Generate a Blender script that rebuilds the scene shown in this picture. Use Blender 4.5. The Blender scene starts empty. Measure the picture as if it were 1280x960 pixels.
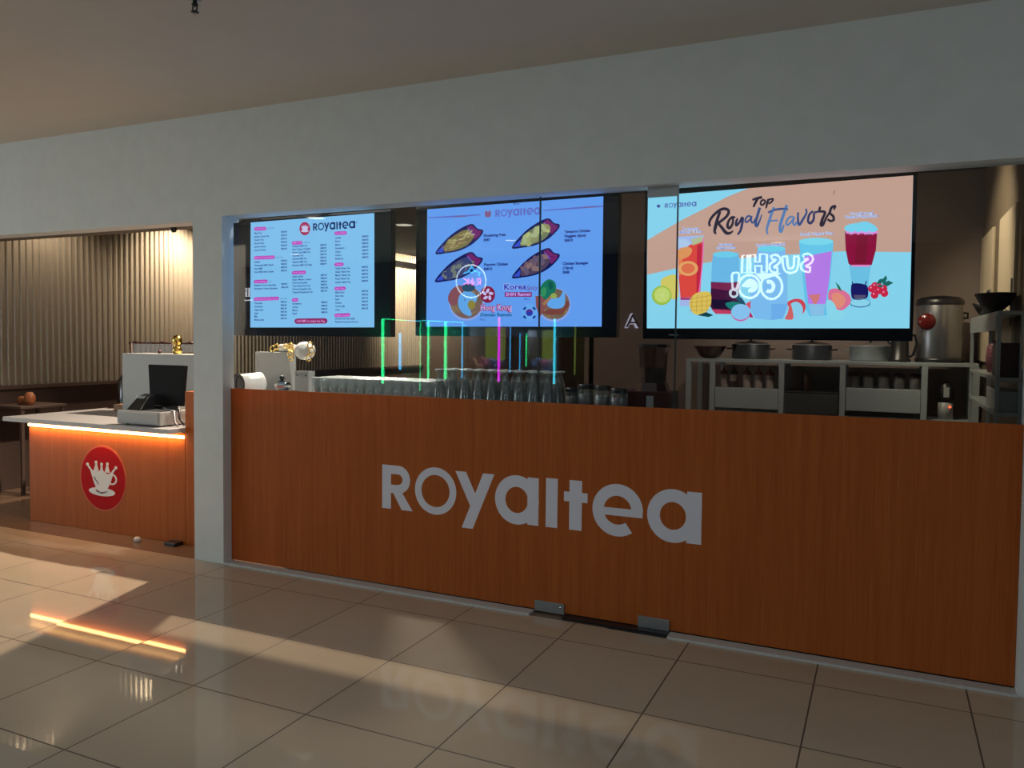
import bpy, math, random
from mathutils import Vector, Matrix
random.seed(7)
SC = bpy.context.scene
COL = SC.collection
PI = math.pi

# ---------------------------------------------------------------- camera
F_PX, YAW, PITCH, ROLL = 1009.79, 0.43675, 0.041767, 0.0097795
PX, PY, CAM_H = 640 - 5.144, 480 - 15.29, 1.5
_F = Vector((-math.sin(YAW) * math.cos(PITCH), math.cos(YAW) * math.cos(PITCH), -math.sin(PITCH)))
_R = Vector((math.cos(YAW), math.sin(YAW), 0)); _U = _R.cross(_F)
_R, _U = _R * math.cos(ROLL) + _U * math.sin(ROLL), _U * math.cos(ROLL) - _R * math.sin(ROLL)
cam_data = bpy.data.cameras.new('camera')
cam = bpy.data.objects.new('camera', cam_data); COL.objects.link(cam)
cam_data.sensor_width = 36; cam_data.lens = F_PX / 1280 * 36
cam_data.shift_x = (640 - PX) / 1280; cam_data.shift_y = -(480 - PY) / 1280
m = Matrix((_R, _U, -_F)).transposed().to_4x4(); m.translation = (0, 0, CAM_H)
cam.matrix_world = m
cam_data.clip_start = 0.02
SC.camera = cam

def at(px, py, Y):
    """point of the vertical plane y = Y seen at a photograph pixel"""
    d = _F + _R * ((px - PX) / F_PX) - _U * ((py - PY) / F_PX)
    t = Y / d.y
    return Vector((d.x * t, Y, CAM_H + d.z * t))

# ---------------------------------------------------------------- look, world, lights
SC.view_settings.view_transform = 'Standard'; SC.view_settings.look = 'None'
SC.view_settings.exposure = 0; SC.view_settings.gamma = 1
SC.view_settings.use_curve_mapping = False
world = bpy.data.worlds.new('world'); SC.world = world; world.use_nodes = True
wb = world.node_tree.nodes['Background']
wb.inputs[0].default_value = (0.62, 0.72, 0.80, 1); wb.inputs[1].default_value = 0.22

def area(name, loc, size, power, color, direction=(0, 0, -1), size_y=None, spread=180):
    l = bpy.data.lights.new(name, 'AREA'); l.energy = power; l.color = color
    l.shape = 'RECTANGLE'; l.size = size; l.size_y = size_y or size; l.spread = math.radians(spread)
    o = bpy.data.objects.new(name, l); COL.objects.link(o); o.location = loc
    o.rotation_euler = Vector(direction).to_track_quat('-Z', 'Y').to_euler()
    return o
def spot(name, loc, target, power, color, angle=80, blend=.5, radius=.04):
    l = bpy.data.lights.new(name, 'SPOT'); l.energy = power; l.color = color
    l.spot_size = math.radians(angle); l.spot_blend = blend; l.shadow_soft_size = radius
    o = bpy.data.objects.new(name, l); COL.objects.link(o); o.location = loc
    o.rotation_euler = (Vector(target) - Vector(loc)).to_track_quat('-Z', 'Y').to_euler()
    return o
WARM = (1.0, 0.80, 0.56); NEUT = (1.0, 0.93, 0.84); COOL = (0.86, 0.95, 1.0)
# dim mall lighting: unseen fill lamps added on the corridor ceiling and at both ends
area('corridor_fill', (-2.8, 1.25, 2.90), 5.5, 16, COOL, size_y=1.1)
area('corridor_end_fill', (-13.5, -0.5, 1.6), 6.0, 180, (0.88, 0.96, 1.0), (1, .05, -.05), 2.4)
area('corridor_end_fill', (4.8, -1.5, 1.5), 5.0, 24, COOL, (-1, .15, 0), 2.4)
# ceiling spots inside the shop
spot('entrance_light', (-4.56, 5.41, 2.84), (-4.75, 3.9, 0.0), 560, (1.0, 0.80, 0.60), 120, .6, .03)
spot('slat_wall_light', (-7.22, 5.30, 2.86), (-7.58, 5.40, 1.6), 32, WARM, 120, .9, .03)
spot('slat_wall_light', (-7.15, 6.95, 2.86), (-7.58, 6.95, 1.6), 175, WARM, 130, .9, .03)
spot('slat_wall_light', (-6.85, 11.4, 2.84), (-7.58, 12.0, 2.1), 330, WARM, 110, .9, .03)
spot('kitchen_light', (-0.6, 6.6, 2.86), (-0.6, 7.6, .8), 60, (1.0, 0.82, 0.66), 84, .9, .05)
spot('kitchen_side_light', (-0.25, 6.3, 2.86), (0.7, 6.7, 1.95), 80, (1.0, 0.84, 0.60), 90, .7, .05)
spot('bar_light', (-3.0, 4.62, 2.86), (-3.0, 4.4, 1.1), 130, NEUT, 130, .8, .05)

# ---------------------------------------------------------------- materials
def lin(c):
    return tuple(((v / 255) / 12.92 if v / 255 <= .04045 else ((v / 255 + .055) / 1.055) ** 2.4) for v in c)
MATS = {}
def mat(name, color, rough=.5, metal=0, spec=.5, emit=None, estr=1.0, noise=0, nscale=(8, 8, 8), bump=0, coat=0):
    if name in MATS: return MATS[name]
    M = bpy.data.materials.new(name); M.use_nodes = True; MATS[name] = M
    nt = M.node_tree; b = nt.nodes['Principled BSDF']
    b.inputs['Base Color'].default_value = (*color, 1); b.inputs['Roughness'].default_value = rough
    b.inputs['Metallic'].default_value = metal; b.inputs['Specular IOR Level'].default_value = spec
    b.inputs['Coat Weight'].default_value = coat
    if emit: b.inputs['Emission Color'].default_value = (*emit, 1); b.inputs['Emission Strength'].default_value = estr
    if noise or bump:
        tc = nt.nodes.new('ShaderNodeTexCoord'); mp = nt.nodes.new('ShaderNodeMapping'); nz = nt.nodes.new('ShaderNodeTexNoise')
        mp.inputs['Scale'].default_value = nscale; nz.inputs['Detail'].default_value = 5
        nt.links.new(tc.outputs['Object'], mp.inputs[0]); nt.links.new(mp.outputs[0], nz.inputs['Vector'])
        if noise:
            rp = nt.nodes.new('ShaderNodeMapRange'); rp.inputs[1].default_value = .3; rp.inputs[2].default_value = .7
            rp.inputs[3].default_value = 1 - noise; rp.inputs[4].default_value = 1 + noise
            vm = nt.nodes.new('ShaderNodeVectorMath'); vm.operation = 'SCALE'; vm.inputs[0].default_value = color
            nt.links.new(nz.outputs[0], rp.inputs[0]); nt.links.new(rp.outputs[0], vm.inputs['Scale'])
            nt.links.new(vm.outputs[0], b.inputs['Base Color'])
        if bump:
            bp = nt.nodes.new('ShaderNodeBump'); bp.inputs['Strength'].default_value = bump; bp.inputs['Distance'].default_value = .01
            nt.links.new(nz.outputs[0], bp.inputs['Height']); nt.links.new(bp.outputs[0], b.inputs['Normal'])
    return M
def glass_mat(name, tint=(1, 1, 1), refl=1.0, rough=0.0, ior=1.5, haze=0):
    """thin clear sheet: lets light straight through, mirrors by Fresnel"""
    if name in MATS: return MATS[name]
    M = bpy.data.materials.new(name); M.use_nodes = True; MATS[name] = M
    nt = M.node_tree; nt.nodes.clear()
    out = nt.nodes.new('ShaderNodeOutputMaterial'); mx = nt.nodes.new('ShaderNodeMixShader')
    tr = nt.nodes.new('ShaderNodeBsdfTransparent'); tr.inputs[0].default_value = (*tint, 1)
    gl = nt.nodes.new('ShaderNodeBsdfGlossy'); gl.inputs['Roughness'].default_value = rough
    gl.inputs['Color'].default_value = (refl, refl, refl, 1)
    fr = nt.nodes.new('ShaderNodeFresnel'); fr.inputs[0].default_value = ior
    ge = nt.nodes.new('ShaderNodeNewGeometry'); mr = nt.nodes.new('ShaderNodeMapRange')   # same mirror strength from both faces
    mr.inputs[3].default_value = ior; mr.inputs[4].default_value = 1 / ior
    nt.links.new(ge.outputs['Backfacing'], mr.inputs[0]); nt.links.new(mr.outputs[0], fr.inputs[0])
    nt.links.new(fr.outputs[0], mx.inputs[0]); nt.links.new(tr.outputs[0], mx.inputs[1]); nt.links.new(gl.outputs[0], mx.inputs[2])
    last = mx
    if haze:
        df = nt.nodes.new('ShaderNodeBsdfDiffuse'); df.inputs[0].default_value = (.8, .85, .85, 1)
        m2 = nt.nodes.new('ShaderNodeMixShader'); m2.inputs[0].default_value = haze
        nt.links.new(mx.outputs[0], m2.inputs[1]); nt.links.new(df.outputs[0], m2.inputs[2]); last = m2
    nt.links.new(last.outputs[0], out.inputs[0])
    return M
def glow(name, rgb, s=1.0):
    """a lit pixel colour of a screen or lamp"""
    if name in MATS: return MATS[name]
    M = bpy.data.materials.new(name); M.use_nodes = True; MATS[name] = M
    nt = M.node_tree; nt.nodes.clear()
    out = nt.nodes.new('ShaderNodeOutputMaterial'); e = nt.nodes.new('ShaderNodeEmission')
    e.inputs[0].default_value = (*lin(rgb), 1); e.inputs[1].default_value = s
    nt.links.new(e.outputs[0], out.inputs[0]); return M

def wood_mat(name, c1, c2, rough=.45, translucent=0):
    M = bpy.data.materials.new(name); M.use_nodes = True; MATS[name] = M
    nt = M.node_tree; b = nt.nodes['Principled BSDF']; b.inputs['Roughness'].default_value = rough
    tc = nt.nodes.new('ShaderNodeTexCoord')
    mp = nt.nodes.new('ShaderNodeMapping'); mp.inputs['Scale'].default_value = (38, 38, 1.1)
    n1 = nt.nodes.new('ShaderNodeTexNoise'); n1.inputs['Scale'].default_value = 1; n1.inputs['Detail'].default_value = 6
    mp2 = nt.nodes.new('ShaderNodeMapping'); mp2.inputs['Scale'].default_value = (160, 160, 4)
    n2 = nt.nodes.new('ShaderNodeTexNoise'); n2.inputs['Scale'].default_value = 1
    ad = nt.nodes.new('ShaderNodeMath'); ad.operation = 'ADD'
    sc = nt.nodes.new('ShaderNodeMath'); sc.operation = 'MULTIPLY'; sc.inputs[1].default_value = .5
    cr = nt.nodes.new('ShaderNodeValToRGB')
    cr.color_ramp.elements[0].position = .33; cr.color_ramp.elements[0].color = (*c1, 1)
    cr.color_ramp.elements[1].position = .70; cr.color_ramp.elements[1].color = (*c2, 1)
    for mm, n in ((mp, n1), (mp2, n2)):
        nt.links.new(tc.outputs['Object'], mm.inputs[0]); nt.links.new(mm.outputs[0], n.inputs['Vector'])
    nt.links.new(n1.outputs[0], ad.inputs[0]); nt.links.new(n2.outputs[0], ad.inputs[1])
    nt.links.new(ad.outputs[0], sc.inputs[0]); nt.links.new(sc.outputs[0], cr.inputs[0])
    nt.links.new(cr.outputs[0], b.inputs['Base Color']); b.inputs['Specular IOR Level'].default_value = .18
    if translucent:
        tl = nt.nodes.new('ShaderNodeBsdfTranslucent'); mx = nt.nodes.new('ShaderNodeMixShader'); mx.inputs[0].default_value = translucent
        nt.links.new(cr.outputs[0], tl.inputs[0]); nt.links.new(b.outputs[0], mx.inputs[1]); nt.links.new(tl.outputs[0], mx.inputs[2])
        nt.links.new(mx.outputs[0], nt.nodes['Material Output'].inputs[0])
    return M

def tile_mat(name, base, grout, size, x0, y0, gw=.005, rough=.08, spec=.6):
    M = bpy.data.materials.new(name); M.use_nodes = True; MATS[name] = M
    nt = M.node_tree; b = nt.nodes['Principled BSDF']
    tc = nt.nodes.new('ShaderNodeTexCoord'); sp = nt.nodes.new('ShaderNodeSeparateXYZ')
    nt.links.new(tc.outputs['Object'], sp.inputs[0])
    def mth(op, a, bb=None):
        n = nt.nodes.new('ShaderNodeMath'); n.operation = op
        for i, v in enumerate((a, bb)):
            if v is None: continue
            if isinstance(v, (int, float)): n.inputs[i].default_value = v
            else: nt.links.new(v, n.inputs[i])
        return n.outputs[0]
    ds = []; ids = []
    for ax, o0 in ((0, x0), (1, y0)):
        u = mth('DIVIDE', mth('SUBTRACT', sp.outputs[ax], o0), size)
        fr = mth('FRACT', u); ids.append(mth('FLOOR', u))
        ds.append(mth('MINIMUM', fr, mth('SUBTRACT', 1.0, fr)))
    dmin = mth('MINIMUM', ds[0], ds[1])
    g = mth('LESS_THAN', dmin, gw / size / 2)
    wn = nt.nodes.new('ShaderNodeTexWhiteNoise'); wn.noise_dimensions = '2D'
    cb = nt.nodes.new('ShaderNodeCombineXYZ'); nt.links.new(ids[0], cb.inputs[0]); nt.links.new(ids[1], cb.inputs[1])
    nt.links.new(cb.outputs[0], wn.inputs['Vector'])
    nz = nt.nodes.new('ShaderNodeTexNoise'); nz.inputs['Scale'].default_value = 3; nz.inputs['Detail'].default_value = 6
    nt.links.new(tc.outputs['Object'], nz.inputs['Vector'])
    v = mth('ADD', mth('MULTIPLY', wn.outputs[0], .08), mth('MULTIPLY', nz.outputs[0], .12))
    v = mth('ADD', v, .90)
    vm = nt.nodes.new('ShaderNodeVectorMath'); vm.operation = 'SCALE'; vm.inputs[0].default_value = base
    nt.links.new(v, vm.inputs['Scale'])
    mx = nt.nodes.new('ShaderNodeMix'); mx.data_type = 'RGBA'
    nt.links.new(g, mx.inputs['Factor']); nt.links.new(vm.outputs[0], mx.inputs['A']); mx.inputs['B'].default_value = (*grout, 1)
    nt.links.new(mx.outputs['Result'], b.inputs['Base Color'])
    nt.links.new(mth('ADD', mth('MULTIPLY', g, .5), rough), b.inputs['Roughness'])
    b.inputs['Specular IOR Level'].default_value = spec
    # every tile lies a touch out of level with its neighbours
    v1 = nt.nodes.new('ShaderNodeVectorMath'); v1.operation = 'SUBTRACT'; v1.inputs[1].default_value = (.5, .5, .5)
    v2 = nt.nodes.new('ShaderNodeVectorMath'); v2.operation = 'MULTIPLY'; v2.inputs[1].default_value = (.006, .006, 0)
    v3 = nt.nodes.new('ShaderNodeVectorMath'); v3.operation = 'ADD'; v3.inputs[1].default_value = (0, 0, 1)
    v4 = nt.nodes.new('ShaderNodeVectorMath'); v4.operation = 'NORMALIZE'
    nt.links.new(wn.outputs['Color'], v1.inputs[0]); nt.links.new(v1.outputs[0], v2.inputs[0]); nt.links.new(v2.outputs[0], v3.inputs[0])
    nt.links.new(v3.outputs[0], v4.inputs[0]); nt.links.new(v4.outputs[0], b.inputs['Normal'])
    return M

M_WALL = mat('white_paint', (.68, .71, .71), .6, noise=.03, nscale=(2, 2, 2), bump=.03)
M_CEIL = mat('ceiling_paint', (.62, .58, .53), .8, noise=.02, nscale=(1, 1, 1))
M_DARKCEIL = mat('dark_ceiling', (.045, .042, .045), .8)
M_BACK = mat('brown_wall', (.30, .235, .205), .7, noise=.03, nscale=(2, 2, 2))
M_WOOD = wood_mat('orange_wood', (.40, .094, .017), (.52, .145, .030))
M_FILM = wood_mat('orange_wood_film', (.48, .112, .022), (.62, .172, .040), translucent=.25)
M_TILE = tile_mat('polished_tile', (.52, .42, .31), (.11, .08, .06), .6, -.245, 3.716, gw=.0065, rough=.035, spec=.32)
M_TILE2 = tile_mat('brown_tile', (.20, .125, .085), (.10, .07, .05), .6, -.1, 4.3, rough=.25)
M_SLAB = mat('white_solid_surface', (.52, .51, .52), .22)
M_LEDGE = mat('white_marble', (.56, .57, .56), .3, noise=.06, nscale=(9, 9, 9))
M_SLAT = mat('fluted_metal', (.50, .445, .37), .25, metal=.4, spec=.6)
M_WAINS = mat('dark_brown_panel', (.10, .065, .055), .5)
M_BLACK = mat('black_plastic', (.012, .012, .014), .35)
M_SCRBLK = mat('screen_black', (.006, .008, .014), .12)
M_STEEL = mat('brushed_steel', (.42, .47, .48), .38, metal=.35, noise=.05, nscale=(3, 3, 60))
M_STEELD = mat('satin_steel', (.36, .37, .38), .45, metal=.8)
M_CHROME = mat('chrome', (.8, .8, .82), .08, metal=1)
M_WHITE = mat('white_enamel', (.82, .82, .80), .25)
M_GREYW = mat('light_grey_panel', (.34, .355, .35), .4)
M_GOLD = mat('gold', (.83, .56, .15), .2, metal=1)
M_OFFW = mat('off_white_metal', (.42, .41, .39), .35)
M_CREAM = mat('cream_panel', (.66, .54, .38), .55)
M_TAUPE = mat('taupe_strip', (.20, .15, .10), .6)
M_GLASS = glass_mat('shop_glass', (.93, .95, .95))
M_WARE = glass_mat('clear_glassware', (.80, .84, .84), 1.0, .04, 1.7, haze=.07)
M_RIM = mat('glass_rim', (.45, .49, .49), .12, spec=1.0)
M_BROWNG = glass_mat('brown_jug_plastic', (.52, .34, .22), .9, .05, 1.5, haze=.03)
M_DKRED = mat('dark_red_plastic', (.045, .010, .008), .3)
M_VINYL = mat('lilac_white_vinyl', (.74, .74, .84), .6, spec=.15)
M_RED = mat('red_vinyl', (.52, .006, .010), .6, spec=.08)
M_SALMON = mat('salmon_vinyl', (.62, .16, .09), .6, spec=.1)
M_LINE = mat('grey_line_vinyl', (.20, .10, .10), .5)
M_LED = glow('warm_led', (255, 190, 110), 18)

# ---------------------------------------------------------------- mesh builder
class MB:
    def __init__(s): s.v = []; s.f = []; s.m = []; s.s = []; s.mats = []
    def mi(s, M):
        if M not in s.mats: s.mats.append(M)
        return s.mats.index(M)
    def add(s, vs, fs, M, smooth=False):
        o = len(s.v); s.v += [tuple(v) for v in vs]; k = s.mi(M)
        for f in fs: s.f.append([o + i for i in f]); s.m.append(k); s.s.append(smooth)
    def box(s, x0, x1, y0, y1, z0, z1, M):
        vs = [(x, y, z) for x in (x0, x1) for y in (y0, y1) for z in (z0, z1)]
        s.add(vs, [(0, 1, 3, 2), (4, 6, 7, 5), (0, 4, 5, 1), (2, 3, 7, 6), (0, 2, 6, 4), (1, 5, 7, 3)], M); return s
    def lathe(s, prof, M, c=(0, 0, 0), seg=20, axis='z', smooth=True):
        vs = []; n = len(prof)
        for i in range(seg):
            a = 2 * PI * i / seg
            for r, z in prof:
                p = (r * math.cos(a), r * math.sin(a), z)
                if axis == 'x': p = (p[2], p[0], p[1])
                if axis == 'y': p = (p[0], p[2], p[1])
                vs.append((p[0] + c[0], p[1] + c[1], p[2] + c[2]))
        fs = []
        for i in range(seg):
            j = (i + 1) % seg
            for k in range(n - 1):
                fs.append((i * n + k, j * n + k, j * n + k + 1, i * n + k + 1))
        s.add(vs, fs, M, smooth); return s
    def tube(s, pts, r, M, seg=8, closed=False):
        pts = [Vector(p) for p in pts]; n = len(pts); vs = []
        up = None
        for i, p in enumerate(pts):
            if closed: d = pts[(i + 1) % n] - pts[i - 1]
            else: d = pts[min(i + 1, n - 1)] - pts[max(i - 1, 0)]
            d.normalize()
            if up is None or abs(up.dot(d)) > .99:
                up = Vector((0, 0, 1)) if abs(d.z) < .9 else Vector((0, 1, 0))
            a = d.cross(up).normalized(); b = a.cross(d).normalized(); up = b
            rr = r[i] if isinstance(r, (list, tuple)) else r
            for k in range(seg):
                t = 2 * PI * k / seg; vs.append(p + a * math.cos(t) * rr + b * math.sin(t) * rr)
        fs = []
        for i in range(n if closed else n - 1):
            j = (i + 1) % n
            for k in range(seg):
                l = (k + 1) % seg; fs.append((i * seg + k, j * seg + k, j * seg + l, i * seg + l))
        if not closed: fs += [tuple(range(seg))[::-1], tuple(range((n - 1) * seg, n * seg))]
        s.add(vs, fs, M, True); return s
    def prism_xz(s, pts, y0, y1, M):
        """outline in x,z pushed from y0 to y1"""
        n = len(pts)
        vs = [(p[0], y0, p[1]) for p in pts] + [(p[0], y1, p[1]) for p in pts]
        fs = [tuple(range(n)), tuple(range(n, 2 * n))[::-1]] + [(i, i + n, (i + 1) % n + n, (i + 1) % n) for i in range(n)]
        s.add(vs, fs, M); return s
    def build(s, name, parent=None, bevel=0, loc=None, smooth_angle=None):
        me = bpy.data.meshes.new(name); me.from_pydata(s.v, [], s.f)
        for M in s.mats: me.materials.append(M)
        me.polygons.foreach_set('material_index', s.m); me.polygons.foreach_set('use_smooth', s.s)
        me.update()
        o = bpy.data.objects.new(name, me); COL.objects.link(o)
        if parent: o.parent = parent
        if loc: o.location = loc
        if bevel:
            b = o.modifiers.new('bevel', 'BEVEL'); b.width = bevel; b.segments = 2; b.limit_method = 'ANGLE'
        return o
def tag(o, label, cat, group=None):
    o['label'] = label; o['category'] = cat
    if group: o['group'] = group
    return o
def struct(o): o['kind'] = 'structure'; return o
def thing(name, label, cat, loc=(0, 0, 0), rz=0, group=None):
    o = bpy.data.objects.new(name, None); COL.objects.link(o); o.location = loc; o.rotation_euler = (0, 0, rz)
    return tag(o, label, cat, group)
def dup(root, loc, rz=0, label=None):
    r = root.copy(); COL.objects.link(r); r.location = loc; r.rotation_euler = (0, 0, rz)
    if label: r['label'] = label
    for ch in list(root.children):
        c = ch.copy(); COL.objects.link(c); c.parent = r
        for g in list(ch.children):
            d = g.copy(); COL.objects.link(d); d.parent = c
    return r

# ---------------------------------------------------------------- setting
GY = 4.05      # plane of the shop-front glass
struct(MB().box(-14, 5, 1.85, 3.97, -.1, 0, M_TILE).build('floor'))
struct(MB().box(-14, 5, -7, 1.85, -.1, 0, tile_mat('unseen_matte_tile', (.42, .35, .27), (.11, .08, .06), .6, -.245, 3.716, rough=.55, spec=.3)).build('floor'))  # unseen floor behind the camera, made matte to keep neon reflections down
struct(MB().box(-8.2, 1.2, 3.97, 13, -.1, -.001, M_TILE2).build('floor'))
struct(MB().box(-14, 5, -7, 4.2, 2.93, 3.03, M_CEIL).build('ceiling'))
struct(MB().box(-8.2, 1.2, 4.25, 13, 2.95, 3.05, M_DARKCEIL).build('ceiling'))
w = MB()
w.box(-14, -3.90, 3.97, 4.12, 2.245, 2.93, M_WALL)        # header over the entrance
w.box(-3.90, 5, 3.97, 4.12, 2.270, 2.93, M_WALL)          # header over the glass
w.box(-4.155, -3.90, 3.97, 4.072, 0, 2.245, M_WALL)         # pillar
w.box(.545, 5, 3.97, 4.12, 0, 2.27, M_WALL)               # wall right of the glass
w.box(-14, -7.75, 3.97, 4.12, 0, 2.245, M_WALL)
struct(w.build('wall_front'))
struct(MB().box(-8.2, -3.92, 4.125, 4.34, 2.262, 2.95, mat('shade_beam_paint', (.13, .10, .08), .7)).build('shade_beam'))  # beam added in dark paint for the shaded top of the fluted wall
# fluted wall, one continuous corrugated sheet
fl = MB(); pitch = .0665; n = int((12.7 - 4.1) / pitch); pts = []
for i in range(n):
    y = 4.1 + i * pitch
    for k in range(7):
        a = PI * k / 6
        pts.append((-7.62 + .018 * math.sin(a), y + .012 + .012 * (1 - math.cos(a))))
    pts.append((-7.62, y + .045)); pts.append((-7.62, y + pitch - .001))
vs = []; fs = []
for i, (x, y) in enumerate(pts): vs += [(x, y, 1.0), (x, y, 2.93)]
for i in range(len(pts) - 1): fs.append((2 * i, 2 * i + 2, 2 * i + 3, 2 * i + 1))
fl.add(vs, fs, M_SLAT, False)
fl.box(-7.75, -7.63, 4.1, 12.7, 0, 2.95, M_WAINS)
fl.box(-7.66, -7.60, 4.1, 12.7, 0, 1.0, M_WAINS)
struct(fl.build('wall_left'))
struct(MB().box(-7.62, -7.56, 4.1, 12.7, .965, 1.0, M_WAINS).build('trim_2'))
struct(MB().box(-7.62, -7.57, 8.6, 12.7, 2.70, 2.80, M_BLACK).build('trim_3'))
struct(MB().box(-7.75, -2.75, 12.6, 12.75, 0, 2.95, M_WAINS).build('wall_back'))
struct(MB().box(-2.75, .82, 7.85, 8.0, 0, 2.95, M_BACK).build('wall_back'))
struct(MB().box(-2.80, -2.70, 7.85, 12.6, 0, 2.95, M_BACK).build('wall_back'))
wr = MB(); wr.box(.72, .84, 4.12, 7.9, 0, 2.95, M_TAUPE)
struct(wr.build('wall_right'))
lg = MB(); lg.box(-3.90, -1.71, 3.962, 4.035, 0, .012, M_LEDGE); lg.box(-.955, .545, 3.962, 4.035, 0, .012, M_LEDGE)
struct(lg.build('trim_1'))
# corridor: dark shop fronts facing the tea shop
M_OPP = mat('dark_shopfront', (.035, .033, .035), .6)
wo = MB(); wo.box(-14, 5, -5.15, -4.95, 0, 2.93, M_OPP)
struct(wo.build('wall_opposite'))

# glass front: two fixed panes and a frameless door
M_EDGE = mat('glass_edge_seal', (.02, .03, .035), .3)
def pane(name, x0, x1, z0, z1, seals):
    o = struct(MB().box(x0, x1, GY - .005, GY + .005, z0, z1, M_GLASS).build(name))
    for sx in seals:
        MB().box(sx - .003, sx + .003, GY - .006, GY + .006, z0, z1, M_EDGE).build('edge_seal', o)
    return o
pane('window_1', -3.905, -1.709, .012, 2.272, [])
pane('window_2', -.957, .545, .012, 2.272, [])
dr = pane('door_1', -1.703, -.963, .030, 2.262, [-1.706, -.960])
def patch(x0, x1, z0, z1, nm):
    MB().box(x0, x1, GY - .018, GY + .004, z0, z1, M_STEELD).build(nm, dr, bevel=.002)
patch(-1.707, -1.535, .008, .066, 'patch_fitting')
patch(-1.125, -.962, .012, .070, 'patch_fitting')
patch(-1.112, -.955, 2.218, 2.272, 'patch_fitting')
for px, pz in ((-1.555, .045),):
    MB().lathe([(0, 0), (.006, 0), (.006, .003), (0, .003)], M_CHROME, (px, GY - .021, pz), 12, 'y').build('lock_cylinder', dr)
o = MB().box(-1.530, -.957, 3.985, 4.048, .0005, .012, M_BLACK)
o.box(-1.27, -.96, 3.965, 3.986, .0005, .006, M_BLACK)
tag(o.build('floor_channel', bevel=.001), 'black metal pivot channel in the floor under the glass door', 'floor fitting')

# ---------------------------------------------------------------- main counter with the big lettering
ct = thing('service_counter', 'long orange wood service counter behind the glass carrying the big shop lettering', 'counter', (-1.7, 4.4, 0))
def part(mb, nm, parent, bevel=0):
    """child mesh whose coordinates are written in world space"""
    o = mb.build(nm, parent, bevel)
    o.matrix_parent_inverse = Matrix.Translation(-parent.location) if not parent.rotation_euler.z else parent.matrix_basis.inverted()
    return o
part(MB().box(-3.898, .543, 4.0415, 4.0445, .016, 1.152, M_FILM), 'front_panel', ct)
part(MB().box(-3.88, .54, 4.084, 4.76, 1.05, 1.08, M_SLAB), 'worktop', ct, .003)
part(MB().box(-3.88, .54, 4.70, 4.72, 0, 1.05, M_STEELD), 'rear_panel', ct)

def ring(cx, cz, rx, rz, th, a0=0, a1=2 * PI, n=48, thx=None):
    """flat band polygons as quads"""
    qs = []; thx = th if thx is None else thx
    for i in range(n):
        a = a0 + (a1 - a0) * i / n; b = a0 + (a1 - a0) * (i + 1) / n
        qs.append([(cx + rx * math.cos(a), cz + rz * math.sin(a)), (cx + rx * math.cos(b), cz + rz * math.sin(b)),
                   (cx + (rx - thx) * math.cos(b), cz + (rz - th) * math.sin(b)), (cx + (rx - thx) * math.cos(a), cz + (rz - th) * math.sin(a))])
    return qs
def rect(x0, x1, z0, z1): return [[(x0, z0), (x1, z0), (x1, z1), (x0, z1)]]
def royal_letters():
    """flat quads of the eight letters: x from 0 at the R to 1.9, z from the baseline, in metres at sign size"""
    L = []
    r = rect(0, .062, 0, .262)
    r += rect(.05, .115, .210, .262) + rect(.05, .115, .096, .146)
    r += ring(.112, .179, .083, .083, .052, -PI / 2, PI / 2, 24)
    r += [[(.060, .125), (.128, .120), (.213, 0), (.138, 0)]]
    L.append(r)
    L.append(ring(.367, .134, .138, .138, .044))
    y = [[(.498, .262), (.566, .262), (.660, .078), (.620, .020)], [(.676, .262), (.746, .262), (.612, -.060), (.542, -.060)]]
    L.append(y)
    L.append(ring(.885, .131, .133, .137, .064) + rect(.950, 1.016, 0, .262))
    L.append(rect(1.059, 1.127, 0, .268))
    L.append(rect(1.195, 1.266, 0, .268) + rect(1.164, 1.298, .152, .204))
    e = ring(1.463, .131, .137, .138, .062, .0, 1.70 * PI, 44) + rect(1.345, 1.598, .102, .142)
    L.append(e)
    L.append(ring(1.755, .131, .133, .137, .066) + rect(1.826, 1.900, 0, .262))
    return L
for q in royal_letters():
    b = MB()
    for k, p in enumerate(q):
        pp = [(-2.710 + x, .475 + z) for x, z in p]
        b.prism_xz(pp, 4.0408 - .00001 * k, 4.0416, M_VINYL)
    part(b, 'letter', ct)

# ---------------------------------------------------------------- entrance counter
ec = thing('entrance_counter', 'orange wood cash counter with white top and a lit edge at the shop entrance', 'counter', (-5.3, 4.5, 0))
part(MB().box(-6.195, -4.50, 4.217, 4.90, 0, .800, M_WOOD), 'body', ec, .002)
part(MB().box(-6.29, -4.495, 4.065, 5.00, .808, .842, M_SLAB), 'worktop', ec, .003)
part(MB().box(-6.19, -4.505, 4.2060, 4.2165, .762, .781, M_LED), 'light_strip', ec)
area('strip_light', (-5.35, 4.196, .775), 1.66, 4.2, (1.0, .55, .22), (0, .5, -1), .012)
part(MB().box(-4.497, -4.17, 4.217, 4.70, 0, 1.098, M_WOOD), 'raised_end', ec, .002)
em = MB(); cx, cz = -5.345, .408
def disc(mb, cx, cz, rx, rz, y0, y1, M, n=40, rot=0):
    mb.prism_xz([(cx + rx * math.cos(2 * PI * i / n) * math.cos(rot) - rz * math.sin(2 * PI * i / n) * math.sin(rot),
                  cz + rx * math.cos(2 * PI * i / n) * math.sin(rot) + rz * math.sin(2 * PI * i / n) * math.cos(rot)) for i in range(n)], y0, y1, M)
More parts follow.
